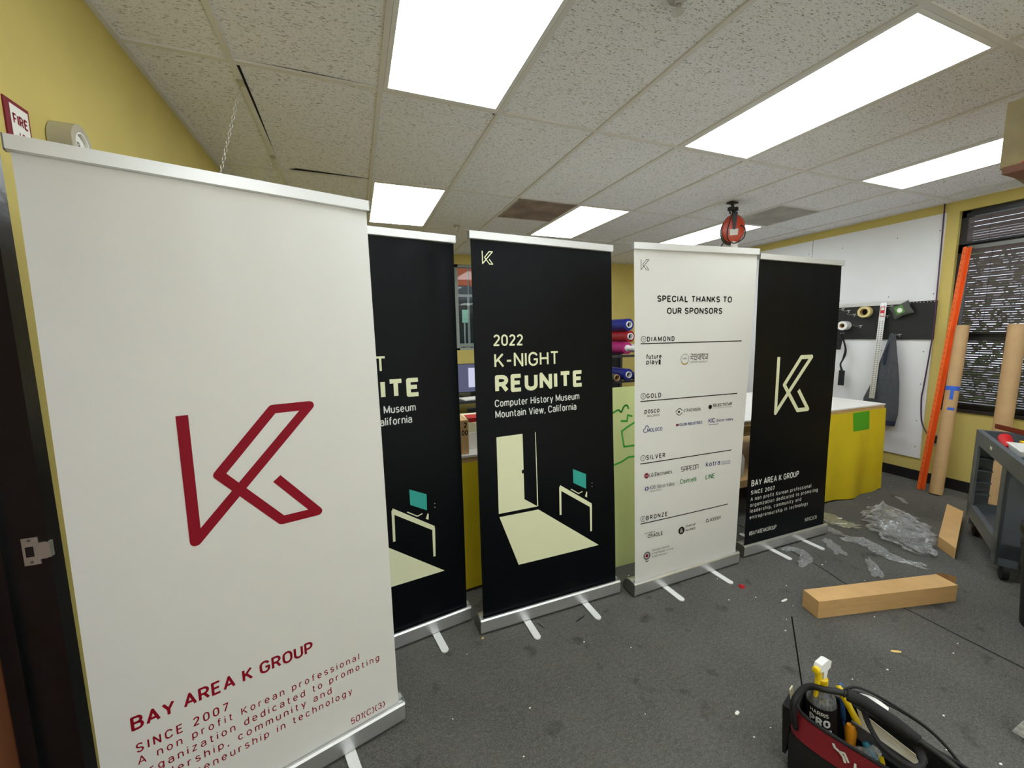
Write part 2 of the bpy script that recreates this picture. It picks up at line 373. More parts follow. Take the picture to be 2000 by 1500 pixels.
# plain sans letter skeletons: {character: (width, [centre lines])}, capital height 1, small letters .73
GL = {
 'A': (.62, [[(0, 0), (.31, 1), (.62, 0)], [(.09, .3), (.53, .3)]]), 'B': (.52, [[(.3, .52), (0, .52), (0, 1), (.28, 1)]+arc(.28, .76, .2, .24, 90, -90), [(0, .52), (0, 0), (.3, 0)]+arc(.3, .26, .22, .26, -90, 90)]),
 'C': (.56, [arc(.29, .68, .29, .32, 15, 180)+arc(.29, .32, .29, .32, 180, 345)]), 'D': (.54, [[(.2, 0), (0, 0), (0, 1), (.2, 1)]+arc(.22, .66, .32, .34, 90, 0)+arc(.22, .34, .32, .34, 0, -90)+[(.2, 0)]]),
 'E': (.46, [[(.46, 1), (0, 1), (0, 0), (.46, 0)], [(0, .52), (.40, .52)]]), 'F': (.44, [[(.44, 1), (0, 1), (0, 0)], [(0, .5), (.38, .5)]]),
 'G': (.58, [arc(.29, .68, .29, .32, 20, 180)+arc(.29, .32, .29, .32, 180, 330)+[(.57, .2), (.57, .47), (.32, .47)]]), 'H': (.54, [[(0, 0), (0, 1)], [(.54, 0), (.54, 1)], [(0, .52), (.54, .52)]]),
 'I': (.0, [[(0, 0), (0, 1)]]), 'J': (.42, [[(.42, 1), (.42, .28)]+arc(.21, .26, .21, .26, 0, -180)]), 'K': (.54, [[(0, 0), (0, 1)], [(.52, 1), (0, .36)], [(.18, .58), (.54, 0)]]),
 'L': (.42, [[(0, 1), (0, 0), (.42, 0)]]), 'M': (.70, [[(0, 0), (0, 1), (.35, .12), (.70, 1), (.70, 0)]]), 'N': (.54, [[(0, 0), (0, 1), (.54, 0), (.54, 1)]]),
 'O': (.58, [arc(.29, .66, .29, .34, 0, 180)+arc(.29, .34, .29, .34, 180, 360)+[(.58, .66)]]), 'P': (.50, [[(0, 0), (0, 1), (.26, 1)]+arc(.26, .73, .24, .27, 90, -90)+[(0, .46)]]),
 'R': (.52, [[(0, 0), (0, 1), (.26, 1)]+arc(.26, .74, .24, .26, 90, -90)+[(0, .48)], [(.27, .48), (.52, 0)]]), 'S': (.50, [arc(.25, .755, .24, .245, 20, 250)+arc(.25, .25, .25, .25, 75, -160)]),
 'T': (.54, [[(0, 1), (.54, 1)], [(.27, 1), (.27, 0)]]), 'U': (.54, [[(0, 1), (0, .28)]+arc(.27, .28, .27, .28, 180, 360)+[(.54, 1)]]), 'V': (.58, [[(0, 1), (.29, 0), (.58, 1)]]),
 'W': (.86, [[(0, 1), (.2, 0), (.43, 1), (.66, 0), (.86, 1)]]), 'X': (.54, [[(0, 0), (.54, 1)], [(0, 1), (.54, 0)]]), 'Y': (.56, [[(0, 1), (.28, .44), (.56, 1)], [(.28, .44), (.28, 0)]]), 'Z': (.5, [[(0, 1), (.5, 1), (0, 0), (.5, 0)]]),
 'a': (.42, [[(.02, .58)]+arc(.21, .51, .20, .22, 140, 0)+[(.42, 0)], [(.42, .42), (.19, .42)]+arc(.19, .21, .19, .21, 90, 270)+[(.30, .02), (.42, .15)]]), 'b': (.44, [[(0, 0), (0, 1.05)], ell(.22, .365, .22, .365)]),
 'c': (.42, [arc(.22, .365, .22, .365, 40, 320)]), 'd': (.44, [[(.44, 0), (.44, 1.05)], ell(.22, .365, .22, .365)]), 'e': (.44, [[(.02, .37), (.44, .37)]+arc(.22, .365, .22, .365, 0, 318)]),
 'f': (.28, [[(.1, 0), (.1, .84)]+arc(.28, .84, .18, .2, 180, 85), [(0, .71), (.27, .71)]]), 'g': (.44, [ell(.22, .365, .22, .365), [(.44, .73), (.44, -.05)]+arc(.22, -.06, .22, .21, 0, -150)]),
 'h': (.42, [[(0, 0), (0, 1.05)], arc(.21, .49, .21, .24, 180, 0)+[(.42, 0)]]), 'i': (.0, [[(0, 0), (0, .73)], [(0, .92), (0, 1.04)]]), 'k': (.42, [[(0, 0), (0, 1.05)], [(.38, .73), (0, .27)], [(.14, .44), (.42, 0)]]),
 'l': (.0, [[(0, 0), (0, 1.05)]]), 'm': (.70, [[(0, 0), (0, .73)], arc(.175, .51, .175, .22, 180, 0)+[(.35, 0)], arc(.525, .51, .175, .22, 180, 0)+[(.70, 0)]]), 'n': (.42, [[(0, 0), (0, .73)], arc(.21, .49, .21, .24, 180, 0)+[(.42, 0)]]),
 'o': (.44, [ell(.22, .365, .22, .365)]), 'p': (.44, [[(0, .73), (0, -.27)], ell(.22, .365, .22, .365)]), 'r': (.25, [[(0, 0), (0, .73)], arc(.23, .47, .23, .26, 180, 80)]), 's': (.38, [arc(.19, .55, .18, .18, 25, 250)+arc(.19, .185, .19, .185, 75, -155)]),
 't': (.27, [[(.1, .95), (.1, .18)]+arc(.27, .18, .17, .18, 180, 275), [(0, .71), (.26, .71)]]), 'u': (.42, [[(0, .73), (0, .24)]+arc(.21, .24, .21, .24, 180, 360), [(.42, .73), (.42, 0)]]), 'v': (.44, [[(0, .73), (.22, 0), (.44, .73)]]),
 'w': (.66, [[(0, .73), (.16, 0), (.33, .73), (.5, 0), (.66, .73)]]), 'y': (.44, [[(0, .73), (.23, .02)], [(.44, .73), (.2, -.12)]+arc(.08, -.12, .12, .14, 0, -80)]), 'z': (.38, [[(0, .73), (.38, .73), (0, 0), (.38, 0)]]),
 '0': (.48, [arc(.24, .7, .24, .3, 0, 180)+arc(.24, .3, .24, .3, 180, 360)+[(.48, .7)]]), '1': (.18, [[(0, .82), (.18, 1), (.18, 0)]]), '2': (.48, [arc(.24, .74, .23, .26, 165, -35)+[(0, 0), (.48, 0)]]),
 '3': (.48, [arc(.22, .755, .22, .245, 155, -90), arc(.22, .26, .26, .26, 90, -155)]), '5': (.48, [[(.44, 1), (.07, 1), (.04, .54)]+arc(.23, .31, .25, .31, 125, -150)]), '7': (.48, [[(0, 1), (.48, 1), (.14, 0)]]),
 '(': (.22, [arc(.42, .45, .42, .66, 120, 240)]), ')': (.22, [arc(-.20, .45, .42, .66, 60, -60)]), '-': (.3, [[(0, .44), (.3, .44)]]), ',': (.06, [[(.06, .1), (0, -.16)]]), '.': (.0, [[(0, 0), (0, .08)]]),
 '#': (.5, [[(.08, 0), (.2, 1)], [(.32, 0), (.44, 1)], [(0, .33), (.46, .33)], [(.04, .67), (.5, .67)]])}
def ribbon(bm, f, pts, wd, mi=0):
    """a line of constant width through 2D points, mitred at soft bends, with a round patch at sharp corners"""
    q = [pts[0]]
    for p in pts[1:]:
        if math.hypot(p[0]-q[-1][0], p[1]-q[-1][1]) > 1e-5: q.append(p)
    n = len(q); closed = n > 3 and math.hypot(q[0][0]-q[-1][0], q[0][1]-q[-1][1]) < 1e-4
    if n < 2: return
    dirs = [((q[i+1][0]-q[i][0]), (q[i+1][1]-q[i][1])) for i in range(n-1)]
    dirs = [(a/math.hypot(a, b), b/math.hypot(a, b)) for a, b in dirs]
    def pair(p, d): return (bm.verts.new(f(p[0]-d[1]*wd/2, p[1]+d[0]*wd/2)), bm.verts.new(f(p[0]+d[1]*wd/2, p[1]-d[0]*wd/2)))
    start = None
    for i in range(n-1):
        if start is None: start = pair(q[i], dirs[i])
        last = i == n-2
        nx = dirs[0] if (last and closed) else None if last else dirs[i+1]
        if nx is not None and dirs[i][0]*nx[0]+dirs[i][1]*nx[1] > 0.55:
            m = (dirs[i][0]+nx[0], dirs[i][1]+nx[1]); L = math.hypot(*m); m = (m[0]/L, m[1]/L); k = 1/max(0.7, m[0]*dirs[i][0]+m[1]*dirs[i][1])
            end = (bm.verts.new(f(q[i+1][0]-m[1]*wd/2*k, q[i+1][1]+m[0]*wd/2*k)), bm.verts.new(f(q[i+1][0]+m[1]*wd/2*k, q[i+1][1]-m[0]*wd/2*k))); nxt = end
        else:
            end = pair(q[i+1], dirs[i]); nxt = None
            if nx is not None: disc(bm, f, q[i+1], wd/2, 10, mi)
        bm.faces.new((start[0], start[1], end[1], end[0])).material_index = mi
        start = nxt
def letters(bm, f, text, s0, h, cap, s1=None, bold=0.0, spacing=1.0, mi=0, center=None):
    """write text with its left edge at s0 (fit to s1 when given), baseline h, capital height cap; f(s,h)->Vector"""
    if any(ch != ' ' and ch not in GL for ch in text): return outline_letters(bm, f, text, s0, h, cap, s1, spacing, mi, center)
    wt = 0.115+2.6*bold; k = 1.0; gap = 0.115*spacing
    adv = sum((0.26 if ch == ' ' else GL[ch][0]+wt) for ch in text); ng = len(text)-1
    if s1 is not None:
        want = (s1-s0)/cap
        k = min(1.4, max(0.6, want/(adv+gap*ng)))
        if ng: gap = max(0.06, (want/k-adv)/ng)
        k = want/(adv+gap*ng)
    total = (adv+gap*ng)*k*cap
    x = s0 if center is None else center-total/2
    for ch in text:
        if ch == ' ': x += (0.26+gap)*k*cap; continue
        W_, lines = GL[ch]
        for ln in lines: ribbon(bm, f, [(x+(wt/2+px)*k*cap, h+(wt/2+py*(1-wt))*cap) for px, py in ln], wt*cap*(1 if k >= 1 else 0.5+0.5*k), mi)
        x += (W_+wt+gap)*k*cap
def outline_letters(bm, f, text, s0, h, cap, s1, spacing, mi, center):
    vs, fs = glyphs(text, 0.0, spacing)
    if not vs: return
    b = 0.012; n = len(vs); v0, f0 = vs, fs; vs, fs = [], []
    for k, (dx, dy) in enumerate(((-b, -b*0.6), (b, -b*0.6), (-b, b*0.6), (b, b*0.6))):      # heavier weight: overlapping copies of the thin outline
        vs += [(x+dx, y+dy) for x, y in v0]; fs += [tuple(i+k*n for i in q) for q in f0]
    x0 = min(v[0] for v in vs); x1 = max(v[0] for v in vs)
    ky = cap/cap_height(); kx = ky if s1 is None else (s1-s0)/(x1-x0)
    if center is not None: s0 = center-(x1-x0)*kx/2
    nv = [bm.verts.new(f(s0+(x-x0)*kx, h+y*ky)) for x, y in vs]
    for q in fs:
        try: bm.faces.new([nv[i] for i in q]).material_index = mi
        except ValueError: pass
def stroke(bm, f, pts, wd, closed=False, mi=0, round_ends=False, step=0.06):
    n = len(pts)
    for i in range(n if closed else n-1):
        (x0, y0), (x1, y1) = pts[i], pts[(i+1) % n]; L = math.hypot(x1-x0, y1-y0)
        nx, ny = -(y1-y0)/L*wd/2, (x1-x0)/L*wd/2; k = max(1, int(L/step))
        row = []
        for j in range(k+1):
            t = j/k; x = x0+(x1-x0)*t; y = y0+(y1-y0)*t
            row.append((bm.verts.new(f(x+nx, y+ny)), bm.verts.new(f(x-nx, y-ny))))
        for j in range(k): bm.faces.new((row[j][0], row[j+1][0], row[j+1][1], row[j][1])).material_index = mi
    idx = range(n) if (closed or round_ends) else range(1, n-1)
    for i in idx: disc(bm, f, pts[i], wd/2, 12, mi)
def disc(bm, f, c, r, n=20, mi=0, ry=None):
    ry = ry or r
    bm.faces.new([bm.verts.new(f(c[0]+r*math.cos(2*PI*j/n), c[1]+ry*math.sin(2*PI*j/n))) for j in range(n)]).material_index = mi
def ring2(bm, f, c, r, wd, n=24, mi=0):
    stroke(bm, f, [(c[0]+r*math.cos(2*PI*j/n), c[1]+r*math.sin(2*PI*j/n)) for j in range(n)], wd, True, mi, step=1)
def quad(bm, f, a, b, c, d, k=8, mi=0):
    sheet(bm, k, k, lambda u, v: f(*[(a[i]*(1-u)+b[i]*u)*(1-v)+(d[i]*(1-u)+c[i]*u)*v for i in (0, 1)]), mi)
def rect(bm, f, s0, h0, s1, h1, k=4, mi=0): quad(bm, f, (s0, h0), (s1, h0), (s1, h1), (s0, h1), k, mi)

# ------------------------------------------------------------------ the setting
H = 2.743; T = 0.6096
XL, XR, YB, YN = -1.0, 5.17, 3.80, -6.40
bm = B(); box(bm, (XL-0.8, YN-0.1, -0.06), (XR+0.15, YB+0.15, 0))
struct(obj('floor', bm, M['carpet']))
bm = B(); box(bm, (XL, YN, 0), (XR, -2.9, 0.004)); struct(obj('floor_bounce', bm, M['bounce_white']))  # unseen pale floor, added to bounce light up to the ceiling
bm = B()
for pts in ([(2.63, 1.0), (2.625, -0.4), (2.56, -0.78), (2.612, -1.03), (2.606, -1.35), (2.60, -2.4)],):
    sp = smooth_path([(x, y, 0.0) for x, y in pts], 5)
    for a, b in zip(sp, sp[1:]):
        wv = 0.0045
        bm.faces.new([bm.verts.new(p) for p in ((a.x-wv, a.y, 0.0012), (a.x+wv, a.y, 0.0012), (b.x+wv, b.y, 0.0012), (b.x-wv, b.y, 0.0012))])
tr = struct(obj('trim_1', bm, M['seam']))
bm = B(); box(bm, (XL-0.02, YN, H+0.008), (XR+0.02, YB, H+0.06)); struct(obj('ceiling', bm, M['ceil']))
LIGHTS = [(0, -1), (3, -1), (6, -1), (0, 1), (3, 1), (6, 1), (0, -3), (3, -3), (6, -3), (0, -5), (3, -5), (6, -5)]  # the last row is unseen, added with the deeper room for bounce light
bm = B()
for i in range(-1, 9):
    x = i*T
    box(bm, (x-0.012, YN, H-0.001), (x+0.012, YB, H+0.012))
for j in range(-5, 4):
    y = j*2*T
    box(bm, (XL, y-0.012, H-0.0005), (XR, y+0.012, H+0.012))
box(bm, (1.2192, 1.5*2*T-0.012, H-0.0005), (1.8288, 1.5*2*T+0.012, H+0.012))
box(bm, (3.6576, T-0.012, H-0.0005), (4.2672, T+0.012, H+0.012))
for (a, b) in (((XL, YN), (XL+0.022, YB)), ((XL, YB-0.022), (XR, YB)), ((XR-0.022, YN), (XR, YB))):
    box(bm, (*a, H-0.0015), (*b, H+0.01))
struct(obj('trim_2', bm, M['grid']))
# open slots beside tiles that sit crooked in the grid
bm = B()
for poly in ([(0.545, -0.012-0.002), (0.598, -0.014), (0.592, 0.045)], [(-0.55, 1.205), (0.0, 1.205), (-0.1, 1.193), (-0.5, 1.17)], [(-0.597, -0.02), (0.0, -0.013), (-0.3, -0.022)], [(-0.5975, 0.03), (-0.586, 0.03), (-0.587, 0.35), (-0.5975, 1.0)]):
    bm.faces.new([bm.verts.new((x, y, H+0.0065)) for x, y in poly])
struct(obj('trim_3', bm, M['gap']))

DY0, DY1, DZ = -1.68, -0.785, 2.06      # door opening in the left wall
bm = B()
box(bm, (XL-0.15, DY1+0.0, 0), (XL, YB+0.15, H+0.05)); box(bm, (XL-0.15, YN-0.1, 0), (XL, DY0, H+0.05)); box(bm, (XL-0.15, DY0, DZ), (XL, DY1, H+0.05))
struct(obj('wall_left', bm, M['yellow']))
bm = B()
BWX0, BWX1, BWZ0, BWZ1 = 1.24, 2.75, 1.336, 2.60
box(bm, (XL, YB, 0), (BWX0, YB+0.15, H+0.05)); box(bm, (BWX1, YB, 0), (XR+0.15, YB+0.15, H+0.05))
box(bm, (BWX0, YB, 0), (BWX1, YB+0.15, BWZ0)); box(bm, (BWX0, YB, BWZ1), (BWX1, YB+0.15, H+0.05))
struct(obj('wall_back', bm, M['yellow']))
WY0, WY1, WZ0, WZ1 = -2.05, -0.035, 0.80, 2.645
bm = B()
box(bm, (XR, YN, 0), (XR+0.15, WY0, H+0.05)); box(bm, (XR, WY1, 0), (XR+0.15, YB, H+0.05))
box(bm, (XR, WY0, 0), (XR+0.15, WY1, WZ0)); box(bm, (XR, WY0, WZ1), (XR+0.15, WY1, H+0.05))
struct(obj('wall_right', bm, M['yellow']))
bm = B(); box(bm, (XL, YN-0.1, 0), (XR+0.15, YN, H+0.05)); struct(obj('wall_near', bm, M['bounce_white']))  # unseen wall, set back and made white to bounce light into the room
for nm, lo, hi in (('baseboard_right', (XR-0.012, YN, 0), (XR, YB-0.012, 0.105)), ('baseboard_back', (XL+0.012, YB-0.012, 0), (XR-0.012, YB, 0.105)), ('baseboard_left', (XL, -0.735, 0), (XL+0.012, YB, 0.105))):
    bm = B(); box(bm, lo, hi); struct(obj(nm, bm, M['rubber']))

# black door frame and brown door leaf in the left wall
d = struct(thing('door_1', 'black steel door frame at the left edge with a brown door leaf', 'door', (XL, (DY0+DY1)/2, 0)))
bm = B()
for s, y in ((1, DY1), (-1, DY0)):
    a, b = sorted((y, y+s*0.043)); box(bm, (XL, a, 0), (XL+0.02, b, DZ+0.08))
    a, b = sorted((y, y-s*0.006)); box(bm, (XL-0.15, a, 0), (XL+0.02, b, DZ))
    a, b = sorted((y-s*0.006, y-s*0.022)); box(bm, (XL-0.098, a, 0), (XL-0.062, b, DZ))
box(bm, (XL, DY0, DZ), (XL+0.02, DY1, DZ+0.08)); box(bm, (XL-0.15, DY0, DZ-0.006), (XL+0.02, DY1, DZ))
fr = obj('frame', bm, M['black_paint'], d, bevel=0.002)
bm = B(); box(bm, (XL-0.146, DY0+0.01, 0.01), (XL-0.102, DY1-0.01, DZ-0.01)); obj('door_leaf', bm, M['brown_wood'], d)
bm = B()
yy = DY1-0.0075
prism(bm, [(XL-0.03, 0.975), (XL+0.002, 0.975), (XL+0.002, 0.988), (XL+0.016, 0.988), (XL+0.016, 1.034), (XL+0.002, 1.034), (XL+0.002, 1.05), (XL-0.03, 1.05)], lambda a, b: Vector((a, yy, b)), (0, -0.003, 0))
box(bm, (XL+0.0155, yy-0.003, 0.990), (XL+0.0235, yy+0.012, 1.032))
sp = obj('strike_plate', bm, M['steel'], d); sp['label'] = 'steel strike plate'
bm = B(); box(bm, (XL-0.024, yy-0.0040, 0.998), (XL-0.008, yy-0.0032, 1.026)); obj('latch_hole', bm, M['rubber'], sp)
bm = B()
for z in (0.983, 1.043): lathe(bm, (XL-0.015, yy-0.003, z), (0, -1, 0), [(0.004, 0), (0.003, 0.0015)], 10)
obj('screw', bm, M['alu_cap'], sp)
bm = B(); box(bm, (XL-0.9, DY0-0.3, 0), (XL-0.8, DY1+0.3, DZ+0.3)); struct(obj('wall_corridor', bm, M['rubber']))

# back window and the street behind it
win = struct(thing('window_2', 'window in the back yellow wall seen between two black banners', 'window', ((BWX0+BWX1)/2, YB, BWZ0)))
bm = B()
for lo, hi in (((BWX0, BWZ0), (BWX0+0.06, BWZ1)), ((BWX1-0.06, BWZ0), (BWX1, BWZ1)), ((BWX0, BWZ0), (BWX1, BWZ0+0.03)), ((BWX0, BWZ1-0.04), (BWX1, BWZ1))):
    box(bm, (lo[0], YB+0.02, lo[1]), (hi[0], YB+0.1, hi[1]))
obj('window_frame', bm, M['store_frame'], win)
bm = B(); box(bm, (BWX0+0.05, YB+0.055, BWZ0+0.02), (BWX1-0.05, YB+0.061, BWZ1-0.03)); obj('glass', bm, M['glass'], win)
bm = B(); box(bm, (-8, YB+0.15, -0.14), (24, 22, -0.06)); box(bm, (XR+0.15, -14, -0.14), (24, YB+0.15, -0.06)); struct(obj('ground', bm, M['asphalt']))
t = thing('storefront', 'shop front across the street through the back window', 'building', (3.5, 8.0, -0.06))
bm = B(); box(bm, (-2, 8.0, -0.06), (10, 8.4, 7.0)); obj('wall', bm, M['store_frame'], t)
for k in range(9):
    x = 0.94+k*0.56
    bm = B(); box(bm, (x, 7.97, 0.25), (x+0.49, 8.0, 2.52)); obj('pane', bm, M['store_glass'], t)
    bm = B(); box(bm, (x, 7.96, 2.80), (x+0.51, 8.0, 3.7)); p = obj('poster', bm, M['store_orange'], t)
    bm = B(); box(bm, (x, 7.965, 2.60), (x+0.51, 8.0, 2.79)); obj('pane', bm, M['store_glass'], t)
bm = B(); box(bm, (0.9, 6.7, 3.72), (6.2, 8.0, 3.80)); obj('canopy', bm, M['dark_frame'], t)
t = thing('street_sign', 'pale green sign on a thin post outside the back window', 'sign', (1.85, 5.6, -0.06))
bm = B(); tube(bm, [(1.85, 5.6, -0.06), (1.85, 5.6, 2.0)], 0.02, 8); obj('post', bm, M['store_frame'], t)
bm = B(); box(bm, (1.80, 5.57, 1.80), (1.92, 5.585, 2.05)); obj('sign_panel', bm, M['sign_green'], t)
t = thing('fence', 'low slatted fence on the pavement outside the back window', 'fence', (2.3, 5.0, -0.06))
bm = B()
for k in range(24): box(bm, (1.2+k*0.13, 5.0, -0.06), (1.26+k*0.13, 5.03, 1.35))
obj('slats', bm, M['store_frame'], t)
bm = B(); box(bm, (1.1, 4.98, 1.35), (4.4, 5.05, 1.41)); obj('rail', bm, M['store_frame'], t)

# right window with three blinds
win = struct(thing('window_1', 'dark framed window in the right wall behind closed blinds', 'window', (XR, (WY0+WY1)/2, WZ0)))
bm = B()
x0, x1 = XR+0.045, XR+0.12
for lo, hi in (((WY0, WZ0), (WY0+0.06, WZ1)), ((WY1-0.06, WZ0), (WY1, WZ1)), ((WY0, WZ0), (WY1, WZ0+0.05)), ((WY0, WZ1-0.06), (WY1, WZ1)), ((WY0, 1.47), (WY1, 1.52)), ((WY0, 2.26), (WY1, 2.34))):
    box(bm, (x0, lo[0], lo[1]), (x1, hi[0], hi[1]))
obj('window_frame', bm, M['dark_frame'], win)
bm = B(); box(bm, (XR+0.085, WY0+0.03, WZ0+0.03), (XR+0.091, WY1-0.03, WZ1-0.03)); obj('glass', bm, M['glass'], win)
bm = B(); box(bm, (XR-0.012, WY0-0.01, WZ0-0.035), (XR+0.05, WY1+0.01, WZ0+0.0)); obj('sill', bm, M['dark_frame'], win)
def blind(z0, z1, ya, yb, label, bright=False):
    t = thing('venetian_blind', label, 'blind', (XR+0.02, (ya+yb)/2, z0), 'dark slatted blinds in the right window')
    bm = B(); box(bm, (XR+0.002, ya, z1-0.035), (XR+0.036, yb, z1)); obj('head_rail', bm, M['alu_cap'] if bright else M['blind_rail'], t, bevel=0.004)
    bm = B(); box(bm, (XR+0.008, ya, z0), (XR+0.03, yb, z0+0.02)); obj('bottom_rail', bm, M['blind_rail'], t, bevel=0.004)
    bm = B(); z = z0+0.034; k = 0
    while z < z1-0.04:
        a = math.radians(46+random.uniform(-2, 2)); dx = 0.0125*math.cos(a); dz = 0.0125*math.sin(a)
        sl = random.uniform(-0.002, 0.002)
        c = (XR+0.019, z)
        pts = [(-1, -0.0), (-0.35, 0.0016), (0.35, 0.0016), (1, 0.0)]
        rows = []
        for y, zz in ((ya+0.01, 0), (yb-0.01, sl)):
            rows.append([bm.verts.new((c[0]-q*dx-e*math.sin(a), y, c[1]+zz+q*dz+e*math.cos(a))) for q, e in pts])
        for q in range(3): bm.faces.new((rows[0][q], rows[0][q+1], rows[1][q+1], rows[1][q]))
        z += 0.0215
    obj('slats', bm, M['blind'], t)
    for y in (yb-0.16, (ya+yb)/2, ya+0.16): bm = B(); tube(bm, [(XR+0.004, y, z0+0.02), (XR+0.004, y, z1-0.03)], 0.0012, 5); obj('ladder_cord', bm, M['rubber'], t)
blind(2.335, WZ1-0.03, WY0+0.02, WY1-0.05, 'short top dark slatted blind, highest of three in the right window')
blind(1.505, 2.315, WY0+0.02, WY1-0.08, 'tall middle dark slatted blind below a shiny rail in the right window', True)
blind(0.835, 1.475, WY0+0.02, WY1-0.08, 'lowest dark slatted blind above the yellow wall, behind the brown tubes')
# planting outside the right window
bm = B(); rnd = random.Random(3)
for k in range(9000):
    c = Vector((8.2+rnd.uniform(-0.5, 0.6), rnd.uniform(-5, 3.5), rnd.random()**0.9*2.7))
    if c.z > 2.0 and rnd.random() < 0.3: continue
    u = Vector((rnd.uniform(-1, 1), rnd.uniform(-1, 1), rnd.uniform(-1, 1))).normalized(); v = u.orthogonal().normalized()
    s = rnd.uniform(0.03, 0.085)
    bm.faces.new([bm.verts.new(c+p) for p in (u*s, v*s*0.5, -u*s, -v*s*0.5)])
o = obj('hedge', bm, M['leaf'], loc=(8.2, -0.8, -0.06)); tag(o, 'leafy green planting outside the right window', 'hedge', kind='stuff')

# ------------------------------------------------------------------ ceiling fixtures
LAB = {(0, -1): 'ceiling light at the top of the photo, directly above the white banner', (3, -1): 'largest long ceiling light at upper right', (6, -1): 'long ceiling light near the right wall, partly behind the cardboard box',
       (0, 1): 'ceiling light just behind the top edge of the nearest white banner', (3, 1): 'ceiling light beside the dark square vent', (6, 1): 'far ceiling light behind the red cord reel',
       (0, -3): 'ceiling light behind the camera on the left', (3, -3): 'ceiling light behind the camera in the middle', (6, -3): 'ceiling light behind the camera on the right', (0, -5): 'added unseen ceiling light by the near wall on the left', (3, -5): 'added unseen ceiling light by the near wall in the middle', (6, -5): 'added unseen ceiling light by the near wall on the right'}
for (i, j) in LIGHTS:
    xa, ya = i*T, j*2*T; xb, yb = xa+T, ya+2*T
    t = thing('ceiling_light', LAB[(i, j)], 'light', ((xa+xb)/2, (ya+yb)/2, H), 'recessed fluorescent ceiling lights')
    bm = B(); e = 0.013; f_ = 0.02
    for lo, hi in (((xa+e, ya+e), (xa+e+f_, yb-e)), ((xb-e-f_, ya+e), (xb-e, yb-e)), ((xa+e+f_, ya+e), (xb-e-f_, ya+e+f_)), ((xa+e+f_, yb-e-f_), (xb-e-f_, yb-e))):
        box(bm, (*lo, H-0.001), (*hi, H+0.0075))
    obj('frame', bm, M['foot'], t)
    bm = B(); box(bm, (xa+e+f_, ya+e+f_, H+0.001), (xb-e-f_, yb-e-f_, H+0.006)); obj('lens', bm, M['lens'], t)
for nm, lab, (xa, ya), m in (('ceiling_vent', 'dark dusty square ceiling vent beside a lit ceiling light', (1.2192, 1.2192), 'vent_dark'), ('ceiling_vent', 'grey square ceiling vent to the right of the red cord reel', (3.6576, T), 'vent_grey')):
    t = thing(nm, lab, 'vent', (xa+T/2, ya+T/2, H), 'square ceiling vents')
    bm = B(); e = 0.013
    for lo, hi in (((xa+e, ya+e), (xa+e+0.02, ya+T-e)), ((xa+T-e-0.02, ya+e), (xa+T-e, ya+T-e)), ((xa+e, ya+e), (xa+T-e, ya+e+0.02)), ((xa+e, ya+T-e-0.02), (xa+T-e, ya+T-e))):
        box(bm, (*lo, H-0.002), (*hi, H+0.0075))
    obj('frame', bm, M[m], t)
    bm = B()
    for k in range(44):
        x = xa+e+0.02+k*(T-2*e-0.04)/44; box(bm, (x, ya+0.03, H+0.001), (x+0.006, ya+T-0.03, H+0.0075))
    box(bm, (xa+0.03, ya+0.03, H+0.005), (xa+T-0.03, ya+T-0.03, H+0.0078))
    obj('grille', bm, M[m], t)
for lab, (x, y) in (('small sprinkler head on the ceiling behind the black banners', (0.93, 2.30)), ('small sprinkler head at the top edge of the photo', (0.955, -0.93))):
    t = thing('sprinkler', lab, 'sprinkler', (x, y, H), 'ceiling sprinklers')
    bm = B(); lathe(bm, (x, y, H+0.004), (0, 0, -1), [(0.038, 0), (0.036, 0.008), (0.014, 0.012), (0.012, 0.03)], 20); obj('escutcheon', bm, M['steel'], t, smooth=True)
    bm = B(); lathe(bm, (x, y, H-0.028), (0, 0, -1), [(0.006, 0), (0.006, 0.018), (0.022, 0.02), (0.022, 0.023)], 16)
    for s in (-1, 1): tube(bm, [(x+s*0.011, y, H-0.022), (x+s*0.015, y, H-0.038), (x+s*0.006, y, H-0.048)], 0.0025, 6)
    obj('deflector', bm, M['steel'], t, smooth=True)
def chain(a, b, label, sag=0.0):
    a = Vector(a); b = Vector(b); L = (b-a).length; n = int(L/0.019)
    bm = B(); d, u, v = frame_of(b-a)
    for k in range(n):
        c = a+(b-a)*((k+0.5)/n); p = u if k % 2 else v
        tube(bm, [c+d*0.0125*math.cos(q)+p*0.0055*math.sin(q) for q in [2*PI*i/10 for i in range(10)]], 0.0015, 5, closed=True)
    box(bm, a+Vector((-0.014, -0.02, -0.004)), a+Vector((0.014, 0.02, 0.003)))
    o = obj('hanging_chain', bm, M['steel'], loc=a, smooth=True); tag(o, label, 'chain', 'chains hanging from the ceiling grid')
chain((-0.609, 0.15, H-0.004), (-0.79, 0.15, 2.09), 'thin steel chain nearer the camera, hanging from the ceiling rail')
chain((-0.615, 0.99, H-0.004), (-0.79, 0.99, 2.18), 'farther thin steel chain, hanging deeper along the ceiling rail')
bm = B(); tube(bm, [(-0.80, 0.08, 2.085), (-0.80, 0.72, 2.13), (-0.80, 1.06, 2.18)], 0.012, 10); o = obj('hanging_rod', bm, M['steel'], loc=(-0.8, 0.5, 2.08)); tag(o, 'steel rod hung on two chains behind the nearest white banner', 'rod')

